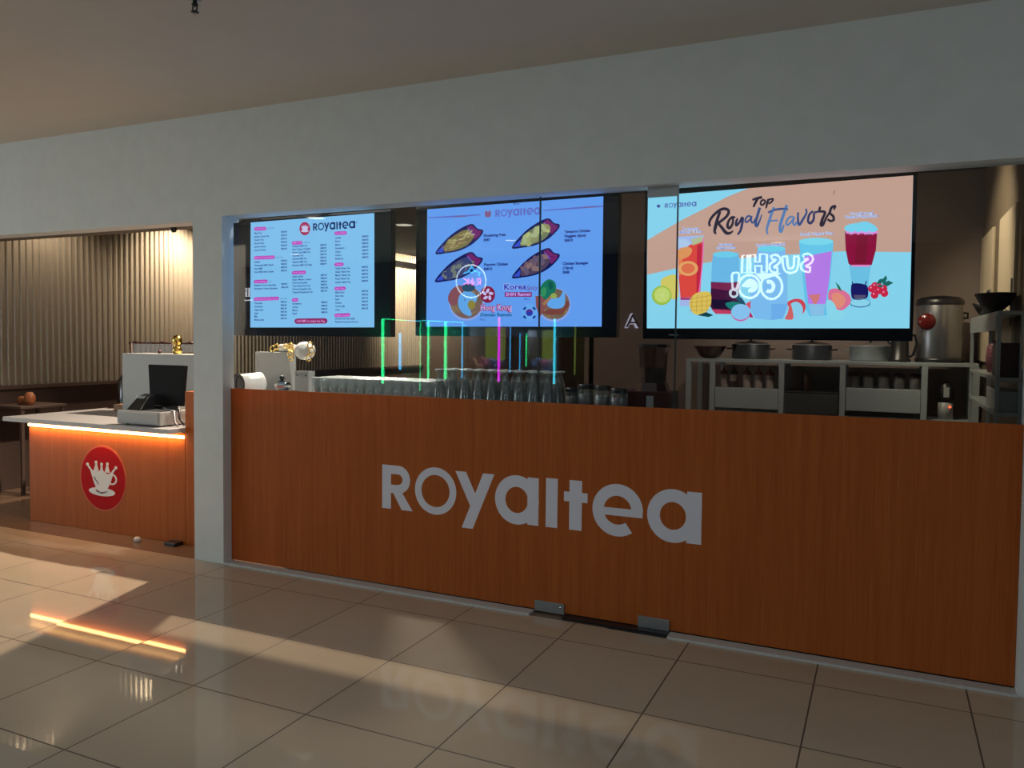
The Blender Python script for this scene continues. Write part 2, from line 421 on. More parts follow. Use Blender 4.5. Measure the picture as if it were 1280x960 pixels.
def cup(mb, cx, cz, s, y, MW, ML, d=.0006):
    """crowned cup on a saucer; s = width of the saucer"""
    P = lambda u, v: (cx + u * s * .92, cz + v * s * .72)
    cnt = [0]
    def pr(pts, M, k): cnt[0] += 1; mb.prism_xz([P(*p) for p in pts], y - d * k - cnt[0] * .00001, y, M)
    el = lambda u, v, ru, rv, M, k, rot=0: mb.prism_xz([P(u + ru * math.cos(t) * math.cos(rot) - rv * math.sin(t) * math.sin(rot), v + ru * math.cos(t) * math.sin(rot) + rv * math.sin(t) * math.cos(rot)) for t in [2 * PI * i / 28 for i in range(28)]], y - d * k - .0000035 * (1 + abs(u) * 10), y, M)
    el(0, -.50, .52, .15, MW, 1)
    pr([(-.24, -.42), (-.05, -.52), (.16, -.48), (.20, -.44), (.19, -.50), (0, -.58), (-.20, -.52)], ML, 3)
    body = [(-.50, .36), (-.38, .24), (-.28, .20), (-.16, .19), (-.08, .24), (0, .30), (.08, .24), (.17, .17), (.26, .15), (.36, .20), (.50, .34), (.42, .06), (.34, -.16), (.24, -.36), (.12, -.48), (-.06, -.50), (-.20, -.42), (-.30, -.22), (-.38, .02)]
    pr(body, MW, 2)
    for q in ring(0.40, -.02, .20, .20, .055, -PI * .62, PI * .62, 16): pr(q, MW, 2)
    for a, bz, t in ((-.56, .42, .02), (-.22, .52, 0), (0, .47, 0), (.23, .50, 0), (.56, .40, -.02)):
        el(a, bz, .052, .058, MW, 2)
        pr([(a - .022, bz), (a + .022, bz), (a * .8 + .05, .26), (a * .8 - .05, .26)], MW, 2)
    for a in (-.22, .23): pr([(a - .02, .46), (a + .02, .46), (a + .10, .20), (a - .10, .20)], MW, 2)
    pr([(-.31, .0), (-.27, -.08), (-.12, -.26), (-.10, -.24), (-.24, -.06), (-.28, .02)], ML, 3)
disc(em, cx, cz, .254, .252, 4.2145, 4.217, M_SALMON)
disc(em, cx, cz, .240, .238, 4.2130, 4.216, M_RED)
cup(em, cx - .01, cz + .005, .30, 4.213, M_WHITE, M_LINE, .0008)
part(em, 'logo_badge', ec)
o = MB().box(-4.62, -4.515, 4.13, 4.21, 0, .025, M_BLACK)
tag(o.build('cable_cover', bevel=.004), 'small black block on the floor at the foot of the entrance counter', 'cable cover')
c = MB(); c.lathe([(0, 0), (.022, .001), (.026, .02), (.018, .034), (0, .036)], M_WHITE, (0, 0, 0), 10)
o = c.build('crumpled_tissue', loc=(-4.87, 4.12, 0)); o.rotation_euler = (.0, 0, .7)
tag(o, 'small crumpled white tissue on the brown floor before the entrance counter', 'litter')

# cash drawer, till, partition and things around them
cd = thing('cash_drawer', 'white metal cash drawer box on the entrance counter under the black till', 'cash drawer', (-4.86, 4.36, .842))
part(MB().box(-5.08, -4.645, 4.13, 4.60, .852, .948, M_OFFW), 'case', cd, .004)
part(MB().box(-5.06, -4.665, 4.122, 4.130, .862, .938, M_OFFW), 'drawer', cd, .002)
for x in (-5.03, -4.70):
    for y in (4.18, 4.55): part(MB().lathe([(0, .842), (.015, .842), (.015, .853), (0, .853)], M_BLACK, (x, y, 0), 10), 'foot', cd)
till = thing('till_monitor', 'black touch-screen till seen from behind on the white cash drawer', 'till', (-4.85, 4.36, .948))
b = MB(); b.prism_xz([(-5.03, .950), (-4.70, .950), (-4.72, .972), (-5.01, .972)], 4.315, 4.50, M_BLACK); part(b, 'base', till, .003)
b = MB(); b.add([(-4.95, 4.39, .97), (-4.80, 4.39, .97), (-4.80, 4.46, .97), (-4.95, 4.46, .97), (-4.93, 4.395, 1.15), (-4.82, 4.395, 1.15), (-4.82, 4.43, 1.15), (-4.93, 4.43, 1.15)],
      [(0, 1, 5, 4), (1, 2, 6, 5), (2, 3, 7, 6), (3, 0, 4, 7), (4, 5, 6, 7), (0, 3, 2, 1)], M_BLACK); part(b, 'neck', till)
b = MB(); y0 = 4.33
b.add([(-4.985, y0 + .01, .975), (-4.655, y0 + .01, .975), (-4.655, y0 + .035, .975), (-4.985, y0 + .035, .975),
       (-5.02, y0 + .025, 1.275), (-4.635, y0 + .025, 1.275), (-4.635, y0 + .050, 1.275), (-5.02, y0 + .050, 1.275)],
      [(0, 1, 5, 4), (1, 2, 6, 5), (2, 3, 7, 6), (3, 0, 4, 7), (4, 5, 6, 7), (0, 3, 2, 1)], mat('matt_black', (.008, .008, .009), .75, spec=.2)); part(b, 'screen_housing', till, .006)
cdp = thing('card_reader', 'black wedge-shaped card terminal with a pale label in front of the till', 'card terminal', (-4.96, 4.25, .95))
b = MB(); b.add([(-5.02, 4.16, .950), (-4.88, 4.16, .950), (-4.88, 4.30, .950), (-5.02, 4.30, .950), (-5.00, 4.25, 1.045), (-4.90, 4.25, 1.045), (-4.90, 4.31, 1.06), (-5.00, 4.31, 1.06)],
      [(0, 1, 5, 4), (1, 2, 6, 5), (2, 3, 7, 6), (3, 0, 4, 7), (4, 5, 6, 7), (0, 3, 2, 1)], M_BLACK); part(b, 'body', cdp, .004)
b = MB(); b.add([(-4.992, 4.232, 1.028), (-4.92, 4.232, 1.028), (-4.915, 4.246, 1.048), (-4.985, 4.246, 1.048)], [(0, 1, 2, 3)], M_GREYW); part(b, 'label_sticker', cdp)
b = MB(); b.tube([(-4.80, 4.30, .96), (-4.74, 4.27, .958), (-4.68, 4.25, .955), (-4.62, 4.23, .95), (-4.60, 4.22, .87), (-4.56, 4.21, .849)], .007, M_STEELD)
b.tube([(-4.66, 4.30, .96), (-4.61, 4.27, .96), (-4.60, 4.26, .90), (-4.54, 4.25, .85)], .008, M_BLACK)
tag(b.build('power_cable'), 'grey and black cables curling off the cash drawer beside the till', 'cable')
pt = thing('metal_cabinet', 'tall light grey metal cabinet standing on the entrance counter behind the till', 'cabinet', (-5.1, 4.83, .842))
part(MB().box(-5.74, -4.87, 4.72, 4.97, .843, 1.343, M_GREYW), 'case', pt, .004)
part(MB().box(-5.575, -5.515, 4.714, 4.722, .93, 1.00, M_STEELD), 'socket_plate', pt, .002)
b = MB(); b.lathe([(0, 0), (.040, 0), (.043, .01), (.043, .22), (.035, .245), (0, .25)], M_WHITE, (0, 0, 0), 20)
tag(b.build('paper_towel_roll', loc=(-5.24, 4.64, .843)), 'upright white roll standing between the till and the grey cabinet', 'paper roll')
b = MB(); b.lathe([(0, 0), (.030, .002), (.038, .03), (.030, .055), (.022, .062), (.034, .085), (.040, .115), (.028, .145), (0, .155)], M_GOLD, (0, 0, 0), 20)
tag(b.build('gold_ornament', loc=(-5.20, 4.80, 1.344)), 'shiny gold double-bulb ornament on top of the grey cabinet', 'ornament')
b = MB(); b.lathe([(0, 0), (.012, 0), (.016, .014), (.008, .03), (0, .033)], M_DKRED, (0, 0, 0), 12)
tag(b.build('small_stopper', loc=(-5.40, 4.80, 1.344)), 'tiny dark red stopper on the grey cabinet left of the gold ornament', 'stopper')
b = MB(); b.lathe([(0, 0), (.022, 0), (.028, .03), (.012, .07), (0, .075)], M_CHROME, (0, 0, 0), 14)
tag(b.build('chrome_shaker', loc=(-4.86, 4.80, 1.344)), 'small chrome shaker on the grey cabinet beside the white pillar', 'shaker')
b = MB(); b.box(-6.02, -5.83, 4.86, 4.98, .843, .895, mat('pale_wood', (.42, .22, .11), .6))
tag(b.build('wooden_tray', bevel=.003), 'small pale wooden tray on the back corner of the white counter top', 'tray')
# glass stand behind
gs = thing('glass_display_stand', 'clear glass display stand with chrome posts behind the grey cabinet', 'display stand', (-5.3, 5.2, 0))
part(MB().box(-6.10, -5.02, 5.12, 5.128, .90, 1.425, glass_mat('stand_glass', (.85, .85, .85), .25)), 'glass_pane', gs)
part(MB().box(-6.12, -5.02, 5.10, 5.40, .88, .90, M_WAINS), 'shelf', gs)
part(MB().box(-6.10, -5.02, 5.12, 5.40, 0, .88, M_WAINS), 'base_cabinet', gs)
for x in (-6.10, -5.60, -5.05):
    b = MB(); b.tube([(x, 5.124, .9), (x, 5.124, 1.43)], .013, M_CHROME); part(b, 'post', gs)
b = MB(); b.tube([(-6.14, 5.124, 1.425), (-5.02, 5.124, 1.425)], .007, M_DKRED); part(b, 'top_rail', gs)
for i in range(7):
    b = MB(); b.lathe([(0, 0), (.03, 0), (.034, .006), (0, .012)], M_CHROME if i % 2 else M_DKRED, (-6.05 + i * .165, 5.124, 1.43), 14); part(b, 'cap', gs)
b = MB(); b.lathe([(0, 0), (.10, 0), (.11, .02), (.105, .30), (.06, .36), (0, .37)], mat('dark_chrome', (.12, .12, .13), .2, metal=1), (0, 0, 0), 20)
tag(b.build('dark_urn', loc=(-6.28, 5.25, .78)), 'dark metal urn half hidden behind the left edge of the grey cabinet', 'urn')
b = MB(); b.box(-6.5, -6.1, 5.08, 5.45, .0, .78, M_WAINS)
tag(b.build('urn_pedestal', bevel=.004), 'dark brown pedestal carrying the dark urn behind the entrance counter', 'pedestal')
# seating along the fluted wall
bn = thing('wall_bench', 'dark upholstered bench running along the foot of the fluted wall', 'bench', (-7.3, 7.5, 0))
part(MB().box(-7.60, -7.10, 5.45, 9.9, .12, .42, M_WAINS), 'base', bn, .01)
part(MB().box(-7.60, -7.08, 5.45, 9.9, .42, .50, mat('dark_cushion', (.05, .035, .035), .8)), 'cushion', bn, .02)
tb = thing('side_table', 'small dark table in front of the wall bench at the left edge', 'table', (-7.36, 5.10, 0))
part(MB().box(-7.575, -7.16, 4.80, 5.26, .80, .825, M_WAINS), 'tabletop', tb, .004)
for x in (-7.545, -7.19):
    for y in (4.83, 5.23): part(MB().box(x - .014, x + .014, y - .014, y + .014, 0, .80, M_WAINS), 'leg', tb)
part(MB().box(-7.53, -7.205, 4.82, 4.84, .68, .71, M_WAINS), 'rail', tb)
M_ORG = mat('orange_glaze', (.40, .13, .05), .4)
for x, r, h, lab in ((-7.30, .05, .12, 'taller rounded orange jar on the small dark side table'), (-7.42, .038, .075, 'low round orange pot beside the taller jar on the side table')):
    b = MB(); b.lathe([(0, 0), (r * .7, 0), (r, h * .35), (r * .95, h * .7), (r * .5, h), (0, h)], M_ORG, (0, 0, 0), 18)
    tag(b.build('orange_jar', loc=(x, 4.98, .826)), lab, 'jar')

# ---------------------------------------------------------------- flat drawing on screens
def cat(pts, closed=True, k=6):
    out = []; n = len(pts)
    for i in range(n if closed else n - 1):
        p0, p1, p2, p3 = (pts[(i - 1) % n] if closed or i > 0 else pts[i], pts[i], pts[(i + 1) % n], pts[(i + 2) % n] if closed or i + 2 < n else pts[i + 1])
        for j in range(k):
            t = j / k
            out.append(tuple(.5 * (2 * p1[a] + (p2[a] - p0[a]) * t + (2 * p0[a] - 5 * p1[a] + 4 * p2[a] - p3[a]) * t * t + (3 * p1[a] - p0[a] - 3 * p2[a] + p3[a]) * t ** 3) for a in (0, 1)))
    if not closed: out.append(pts[-1])
    return out
class Screen:
    """coloured shapes laid on one screen plane; K maps the drawing's own units to photograph pixels"""
    def __init__(s, Y, ox, oy, sc): s.Y, s.ox, s.oy, s.sc = Y, ox, oy, sc; s.mb = MB()
    def P(s, x, y, L): p = at(s.ox + x * s.sc, s.oy + y * s.sc, s.Y); return (p.x, s.Y - .0004 * L, p.z)
    def poly(s, pts, rgb, L, st=1.0):
        M = glow('pixel_%d_%d_%d' % tuple(rgb), rgb, st)
        s.mb.add([s.P(x, y, L) for x, y in pts], [tuple(range(len(pts)))], M)
    def blob(s, pts, rgb, L): s.poly(cat(pts), rgb, L)
    def rect(s, x0, y0, x1, y1, rgb, L): s.poly([(x0, y0), (x1, y0), (x1, y1), (x0, y1)], rgb, L)
    def ell(s, cx, cy, rx, ry, rgb, L, rot=0, n=28):
        s.poly([(cx + rx * math.cos(t) * math.cos(rot) - ry * math.sin(t) * math.sin(rot), cy + rx * math.cos(t) * math.sin(rot) + ry * math.sin(t) * math.cos(rot)) for t in [2 * PI * i / n for i in range(n)]], rgb, L)
    def pill(s, x0, x1, y, h, rgb, L, slope=0):
        r = h / 2; pts = []
        for i in range(9): t = -PI / 2 + PI * i / 8; pts.append((x1 - r + r * math.cos(t), y + slope * (x1 - x0) + r * math.sin(t)))
        for i in range(9): t = PI / 2 + PI * i / 8; pts.append((x0 + r + r * math.cos(t), y + r * math.sin(t)))
        s.poly(pts, rgb, L)
    def stroke(s, pts, w, rgb, L, curve=True, k=6):
        """brush stroke; w a width or (start, middle, end)"""
        if curve and len(pts) > 2: pts = cat(pts, False, k)
        n = len(pts); M = glow('pixel_%d_%d_%d' % tuple(rgb), rgb)
        lt, rt = [], []
        for i in range(n):
            a = pts[max(i - 1, 0)]; b = pts[min(i + 1, n - 1)]; dx, dy = b[0] - a[0], b[1] - a[1]; d = math.hypot(dx, dy) or 1
            t = i / (n - 1); ww = w if not isinstance(w, tuple) else (w[0] + (w[1] - w[0]) * 2 * t if t < .5 else w[1] + (w[2] - w[1]) * (2 * t - 1))
            lt.append((pts[i][0] - dy / d * ww / 2, pts[i][1] + dx / d * ww / 2)); rt.append((pts[i][0] + dy / d * ww / 2, pts[i][1] - dx / d * ww / 2))
        vs = [s.P(*p, L) for p in lt + rt]
        s.mb.add(vs, [(i, i + 1, n + i + 1, n + i) for i in range(n - 1)], M)
    def text(s, txt, x, y, h, rgb, L, w=None, bold=.0, align='LEFT', shear=0, wmax=None):
        """baseline start (x, y), cap height h in drawing units; w = wanted width"""
        cu = bpy.data.curves.new('t', 'FONT'); cu.body = txt; cu.size = 1; cu.align_x = align; cu.shear = shear
        cu.resolution_u = 2; cu.offset = bold
        ob = bpy.data.objects.new('t', cu); COL.objects.link(ob)
        dg = bpy.context.evaluated_depsgraph_get(); me = ob.evaluated_get(dg).to_mesh()
        vs = [v.co.copy() for v in me.vertices]; fs = [tuple(p.vertices) for p in me.polygons]
        ob.evaluated_get(dg).to_mesh_clear(); COL.objects.unlink(ob); bpy.data.objects.remove(ob); bpy.data.curves.remove(cu)
        if not vs: return
        p0 = Vector(s.P(x, y, L)); p1 = Vector(s.P(x, y - h, L)); sz = (p1 - p0).length / .72
        sx = sz
        if w:
            ex = max(v.x for v in vs) - min(v.x for v in vs); sx = (Vector(s.P(x + w, y, L)) - p0).length / ex
        s.mb.add([(p0.x + v.x * sx, s.Y - .0004 * L, p0.z + v.y * sz) for v in vs], fs, glow('pixel_%d_%d_%d' % tuple(rgb), rgb))
    def royaltea(s, x, y, w, rgb, L, zs=1.0):
        """the shop lettering: R starts at (x, y) on the baseline"""
        p0 = Vector(s.P(x, y, L)); k = (Vector(s.P(x + w, y, L)) - p0).length / 1.9
        M = glow('pixel_%d_%d_%d' % tuple(rgb), rgb)
        for lt in royal_letters():
            for q in lt: s.mb.add([(p0.x + a * k, s.Y - .0004 * L, p0.z + b * k * zs) for a, b in q], [(0, 1, 2, 3)], M)

TVY = 4.17
def television(label, corners, extra_left, extra_right, scr, bottom=.055):
    """corners = (x0, z0, x1, z1) of the lit picture in metres; casing wraps a 16:9 panel"""
    x0, z0, x1, z1 = corners
    r = thing('menu_television', label, 'television', ((x0 + x1) / 2, TVY + .04, z0 - bottom), group='hanging menu televisions')
    a, b_ = x0 - extra_left, x1 + extra_right
    cs = MB(); cs.box(a - .014, b_ + .014, TVY + .006, TVY + .055, z0 - bottom, z1 + .016, M_BLACK); part(cs, 'casing', r, .004)
    f = MB()
    f.box(a - .014, b_ + .014, TVY - .004, TVY + .006, z0 - bottom, z0 - .004, M_SCRBLK); f.box(a - .014, b_ + .014, TVY - .004, TVY + .006, z1 + .002, z1 + .016, M_SCRBLK)
    f.box(a - .014, a, TVY - .004, TVY + .006, z0 - .004, z1 + .002, M_SCRBLK); f.box(b_, b_ + .014, TVY - .004, TVY + .006, z0 - .004, z1 + .002, M_SCRBLK)
    f.box(a, b_, TVY + .003, TVY + .006, z0 - .004, z1 + .002, M_SCRBLK)
    part(f, 'bezel', r)
    part(scr.mb, 'screen', r)
    mid = (a + b_) / 2
    for dx in (-.18, .18):
        p = MB(); p.box(mid + dx - .02, mid + dx + .02, TVY + .056, TVY + .085, z0 + .12, 2.93, M_BLACK); part(p, 'ceiling_bracket', r)
    return r

# ---- television 1: price list
BL = (138, 205, 255); INK = (40, 66, 150); NAVY = (8, 40, 105); PK = (196, 62, 190); PKT = (236, 150, 245); MAR = (150, 40, 110)
s1 = Screen(TVY, 280, 250, .1875)
s1.poly([(178, 150), (1002, 87), (1002, 849), (175, 850)], BL, 0)
s1.ell(539, 191, 36, 44, (176, 44, 92), 1); 
cupc = MB()
def cup_on(s, cx, cy, w, rgb, dark, L):
    g = lambda u, v: (cx + u * w, cy - v * w)
    s.ell(cx, cy + .34 * w, .52 * w, .15 * w, rgb, L)
    s.poly([g(*p) for p in [(-.50, .46), (-.38, .24), (-.28, .20), (-.22, .55), (-.12, .22), (0, .52), (.12, .22), (.22, .55), (.30, .20), (.36, .20), (.50, .44), (.42, .06), (.34, -.16), (.24, -.36), (-.20, -.36), (-.30, -.16), (-.40, .06)]], rgb, L)
cup_on(s1, 539, 190, 50, (214, 210, 250), None, 2)
s1.royaltea(594, 204, 281, NAVY, 2, 1.0)
s1.text('®', 880, 155, 12, INK, 2)
def rows(s, x, y0, dy, items, xp=None, prices=None, sl=-.02):
    for i, t in enumerate(items):
        s.text(t, x, y0 + i * dy, 12, INK, 2, bold=.03)
        if prices: s.text(prices[i % len(prices)], xp, y0 + i * dy - 9, 12, INK, 2, bold=.03)
def head(s, t, x, x1, y, L=2, w=None, extra=None):
    s.pill(x, x1, y, 24, PK, 1, -.03)
    s.text(t, x + 7, y + 5, 13, PKT, 2, w=x1 - x - 16, bold=.02)
    if extra: s.text(extra, x1 + 8, y + 2, 10, INK, 2)
head(s1, 'Fresh Brew', 200, 283, 193, extra='HOT ICE')
rows(s1, 202, 228, 22.5, ['Black Tea', 'Jasmine Green Tea', 'Oolong Tea', 'Brown Sugar', 'Lychee Oolong', 'Lemon Oolong'], 380, ['RM4.90', 'RM5.90', 'RM5.50', 'RM6.90', 'RM6.50', 'RM6.90'])
head(s1, 'Mochi & Cheesecake', 198, 340, 386, extra='HOT ICE')
rows(s1, 202, 420, 22, ['Pudding', 'Cheesecake Milk Classic', 'Oreo Milk', 'Oreo Milk with Cookies'], 380, ['RM9.90', 'RM8.90', 'RM9.50', 'RM9.90'])
head(s1, 'Smoothies', 198, 292, 545, extra='ICE')
rows(s1, 202, 575, 22, ['Blueberry Yogurt Smoothie', 'Strawberry Yogurt Smoothie'], 382, ['RM9.90', 'RM10.90'])
head(s1, 'Chocolate & Coffee Series', 198, 368, 661, extra='HOT ICE')
rows(s1, 202, 694, 22, ['Chocolate', 'Americano', 'Cappuccino', 'Latte', 'Milo', 'Mocha Latte'], 378, ['RM5.90', 'RM6.90', 'RM7.90', 'RM7.90', 'RM6.90', 'RM7.50'])
head(s1, 'Milk Tea', 452, 524, 287, extra='HOT ICE')
rows(s1, 456, 315, 21, ['Signature Milk Tea', 'Pearl / Grass / Pudding', 'Brown Sugar Milk Tea', 'Thai Milk Tea', 'Caramel Milk Tea', 'Hazelnut Milk Tea', 'Signature Milk Tea Float'], 642, ['RM6.90', 'RM8.90', 'RM7.90', 'RM7.90', 'RM8.50'])
head(s1, 'Fruit Series', 452, 547, 485)
rows(s1, 456, 516, 21, ['Apple Lychee', 'Peach / Mango / Lemon', 'Orange Lemonade', 'Yuzu Honey Fruit Tea', 'Orange Grapefruit Tea', 'Tropical Passionfruit Tea'], 645, ['RM7.90', 'RM8.90', 'RM8.90', 'RM9.90', 'RM10.90'])
head(s1, 'Hot', 452, 496, 667)
rows(s1, 456, 697, 22, ['Strawberry', 'Lychee', 'Mango', 'Peach'], 648, ['RM8.90', 'RM8.90', 'RM8.90'])
s1.pill(470, 690, 808, 36, MAR, 1, -.01)
s1.text('Add RM2 to enjoy the Pop', 484, 814, 16, (240, 160, 220), 2, w=190, bold=.02)
head(s1, 'Smoothie', 736, 820, 222)
rows(s1, 742, 258, 23.2, ['Lychee', 'Peach', 'Mango', 'Strawberry', 'Grape', 'Orange', 'Blueberry'], 920, ['RM8.90'])
head(s1, 'Yakult', 736, 798, 430)
rows(s1, 742, 462, 23, ['Yakult Green Tea', 'Grape Yakult Tea', 'Mango Yakult Tea', 'Peach Yakult Tea', 'Lychee Yakult Tea'], 918, ['RM8.90', 'RM7.90'])
head(s1, 'Add Ons', 736, 812, 591)
rows(s1, 742, 622, 23, ['Black Pearl', 'Aloe Vera', 'Pearl', 'Cheese', 'Yogurt Jelly', 'Oreo'], 918, ['RM2.50', 'RM2.50', 'RM1.90'])
head(s1, 'Sugar Level', 736, 842, 769)
rows(s1, 742, 797, 20, ['0% 30% 50% 70% 100%', 'Regular Ice Less Ice No Ice'])
# ---- television 2: food menu
s2 = Screen(TVY, 500, 230, .21875)
s2.poly([(156, 145), (1162, 70), (1152, 815), (150, 815)], (106, 167, 255), 0)
DN = (22, 28, 92); GREY = (120, 116, 190)
s2.stroke([(160, 193), (300, 186), (460, 176)], (5, 9, 6), (104, 110, 205), 1); s2.stroke([(820, 152), (1000, 138), (1160, 127)], (5, 9, 8), (104, 110, 205), 1)
s2.stroke([(310, 186), (380, 183)], 9, (118, 104, 172), 2); s2.stroke([(1050, 134), (1120, 129)], 9, (118, 104, 172), 2)
s2.blob([(485, 165), (492, 152), (503, 160), (514, 150), (520, 165), (516, 186), (490, 188)], (140, 96, 140), 1)
s2.royaltea(545, 188, 258, (104, 112, 205), 2)
s2.text('RO.', 648, 120, 20, DN, 2)
def boat(ox, oy, food, seed):
    o = lambda pts: [(x + ox, y + oy) for x, y in pts]
    s2.blob(o([(-1, 168), (60, 90), (130, 34), (205, 0), (240, 26), (272, 36), (262, 66), (210, 116), (140, 152), (60, 168)]), DN, 1)
    s2.poly(o([(178, 22), (204, 6), (236, 32), (264, 42), (256, 62), (226, 92), (200, 50)]), (118, 40, 112), 2)
    s2.stroke(o([(186, 26), (218, 62)]), 5, (120, 110, 220), 3)
    s2.poly(o([(6, 164), (50, 120), (44, 162)]), (58, 84, 214), 2)
    s2.blob(o([(48, 150), (66, 100), (120, 58), (170, 34), (208, 48), (216, 80), (180, 122), (120, 148), (70, 158)]), food[0], 2)
    rnd = random.Random(seed)
    for i in range(food[3]):
        t = rnd.random(); u = rnd.uniform(-1, 1)
        x = 62 + 140 * t + 10 * u; y = 138 - 84 * t + 26 * u * (1 - abs(t - .5)); a = rnd.uniform(-1.2, .2) if food[2] == 'stick' else rnd.uniform(-1.6, 1.6)
        cc = food[1][i % len(food[1])]
        if food[2] == 'stick':
            s2.stroke(o([(x - 24 * math.cos(a), y - 24 * math.sin(a)), (x + 24 * math.cos(a), y + 24 * math.sin(a))]), 5.5, cc, 3 + i % 3, False)
        else:
            s2.ell(x + ox, y + oy, 27 if food[2] == 'nug' else 20, 13 if food[2] != 'pop' else 11, cc, 3 + i % 4, a)
boat(203, 228, ((128, 118, 72), [(176, 166, 110), (150, 128, 84), (120, 98, 80), (190, 184, 132)], 'stick', 44), 3)
boat(200, 388, ((66, 70, 118), [(100, 104, 136), (84, 88, 120), (120, 128, 122), (60, 72, 120)], 'pop', 34), 5)
boat(640, 196, ((120, 130, 96), [(168, 176, 120), (190, 200, 130), (150, 152, 104), (176, 188, 140)], 'nug', 17), 8)
boat(640, 366, ((84, 70, 96), [(128, 100, 112), (112, 88, 106), (142, 116, 118), (104, 92, 120)], 'nug', 19), 9)
for ls, x, y in ((['Shoestring Fries', 'RM7'], 478, 302), (['Popcorn Chicken', 'RM10'], 480, 468), (['Tempura Chicken', 'Nuggets (6pcs)', 'RM10'], 940, 280), (['Chicken Sausages', '(10pcs)', 'RM8'], 930, 462)):
    for i, t in enumerate(ls): s2.text(t, x, y + i * 25, 15.5, (26, 40, 130), 1, bold=.045)
def bowl(cx, cy, r, green):
    s2.ell(cx, cy, r, r * 1.02, (150, 175, 245), 1); s2.ell(cx, cy - 4, r * .93, r * .93, (126, 104, 96), 2)
    rnd = random.Random(int(cx))
    for i in range(26):
        a = rnd.uniform(0, 2 * PI); q = r * rnd.uniform(.62, .86)
        s2.stroke([(cx + q * math.cos(a + d), cy - 4 + q * math.sin(a + d)) for d in (0, .25, .5)], 6, rnd.choice([(150, 128, 84), (134, 84, 78), (172, 150, 96), (110, 96, 70)]), 3 + i % 3)
bowl(380, 680, 100, 0)
s2.blob([(275, 650), (300, 600), (350, 580), (356, 640), (320, 690), (290, 690)], (140, 84, 96), 6)
s2.blob([(340, 640), (385, 610), (440, 640), (430, 680), (400, 700), (410, 750), (370, 745), (336, 700)], (104, 176, 246), 7)
s2.ell(372, 662, 3, 4, (30, 60, 150), 8); s2.ell(410, 690, 22, 26, (150, 140, 66), 8)
s2.blob([(355, 585), (380, 570), (420, 575), (430, 600), (400, 615), (365, 610)], (40, 80, 110), 8)
bowl(880, 690, 96, 1)
s2.blob([(800, 620), (812, 575), (850, 545), (885, 560), (893, 600), (870, 640), (830, 660)], (28, 120, 96), 8)
s2.blob([(806, 610), (820, 590), (838, 600), (830, 640), (812, 640)], (56, 150, 100), 9); s2.blob([(850, 560), (872, 566), (876, 596), (856, 600)], (18, 92, 84), 9)
s2.poly([(775, 640), (850, 640), (840, 700), (800, 760), (778, 700)], (140, 84, 84), 7); s2.stroke([(820, 690), (870, 640)], 16, (168, 126, 92), 9)
s2.ell(880, 640, 18, 16, (160, 176, 90), 10)
s2.blob([(842, 690), (870, 650), (910, 650), (936, 610), (945, 640), (936, 700), (880, 712)], (104, 176, 250), 9)
s2.poly([(850, 715), (930, 715), (960, 660), (972, 690), (930, 745), (850, 750), (810, 735)], (128, 70, 66), 10)
s2.ell(503, 632, 42, 48, (140, 30, 74), 9)
for i in range(5):
    a = -PI / 2 + i * 2 * PI / 5; s2.ell(503 + 20 * math.cos(a), 632 + 22 * math.sin(a), 14, 8, (210, 200, 250), 10, a + .5)
for d, rgb, L, bo in ((0, (150, 30, 110), 9, .075), (0, (232, 200, 255), 10, .0)):
    s2.text('Hong Kong', 460, 722, 34, rgb, L, w=178, bold=bo)
s2.text('Demae Ramen', 460, 756, 19, (20, 100, 150), 9, w=178, bold=.03); s2.text('RM12', 458, 780, 11, (30, 50, 150), 9)
s2.text('Korea', 594, 604, 33, (200, 214, 255), 9, w=128, bold=.07); s2.text('Korea', 594, 604, 33, (26, 46, 190), 10, w=126, bold=.03)
s2.text('Spicy', 722, 606, 28, (120, 30, 130), 9, w=66, shear=.3)
s2.rect(600, 618, 755, 645, (140, 36, 110), 9); s2.text('SHIN Ramen', 606, 640, 19, (216, 170, 250), 10, w=142, bold=.03); s2.text('RM12', 710, 664, 11, (30, 50, 150), 9)
s2.ell(741, 735, 44, 50, (110, 178, 255), 9); s2.ell(741, 735, 20, 20, (96, 50, 150), 11); s2.ell(741, 741, 18, 12, (40, 60, 180), 12)
for dx, dy in ((-27, -24), (27, -24), (-27, 26), (27, 26)): s2.stroke([(741 + dx - 7, 735 + dy - 7 * (1 if dx * dy < 0 else -1)), (741 + dx + 7, 735 + dy + 7 * (1 if dx * dy < 0 else -1))], 12, (26, 70, 150), 10, False)
# ---- television 3: drinks poster
s3 = Screen(TVY, 790, 200, .28125)
CY = (146, 226, 255); TAN = (210, 170, 154)
s3.poly([(67, 160), (212, 150), (1250, 68), (1233, 748), (66, 748)], CY, 0)
s3.poly([(68, 357), (120, 325), (230, 262), (330, 212), (420, 165), (515, 126), (1250, 68), (1240, 410), (930, 406), (700, 420), (500, 435), (400, 445), (250, 470), (67, 510)], TAN, 1)
s3.ell(118, 205, 8, 7, (70, 90, 170), 2); s3.royaltea(146, 213, 140, (92, 112, 190), 2, 1.0)
INKD = (44, 40, 60); BLU1 = (60, 84, 140); BLU2 = (90, 132, 190)
def k1(pts): return [((880 + x * .0703 - 790) / .28125, (235 + y * .0703 - 200) / .28125) for x, y in pts]
def k2(pts): return [((950 + x * .078125 - 790) / .28125, (235 + y * .078125 - 200) / .28125) for x, y in pts]
W1 = .25; S3 = lambda kf, pts, w, rgb: s3.stroke(kf(pts), tuple(v * 1.45 for v in w) if isinstance(w, tuple) else w * 1.4, rgb, 9)
S3(k1, [(860, 215), (930, 190), (1035, 165)], (5, 8, 9), INKD); S3(k1, [(955, 190), (915, 265), (880, 340)], (8, 8, 6), INKD)
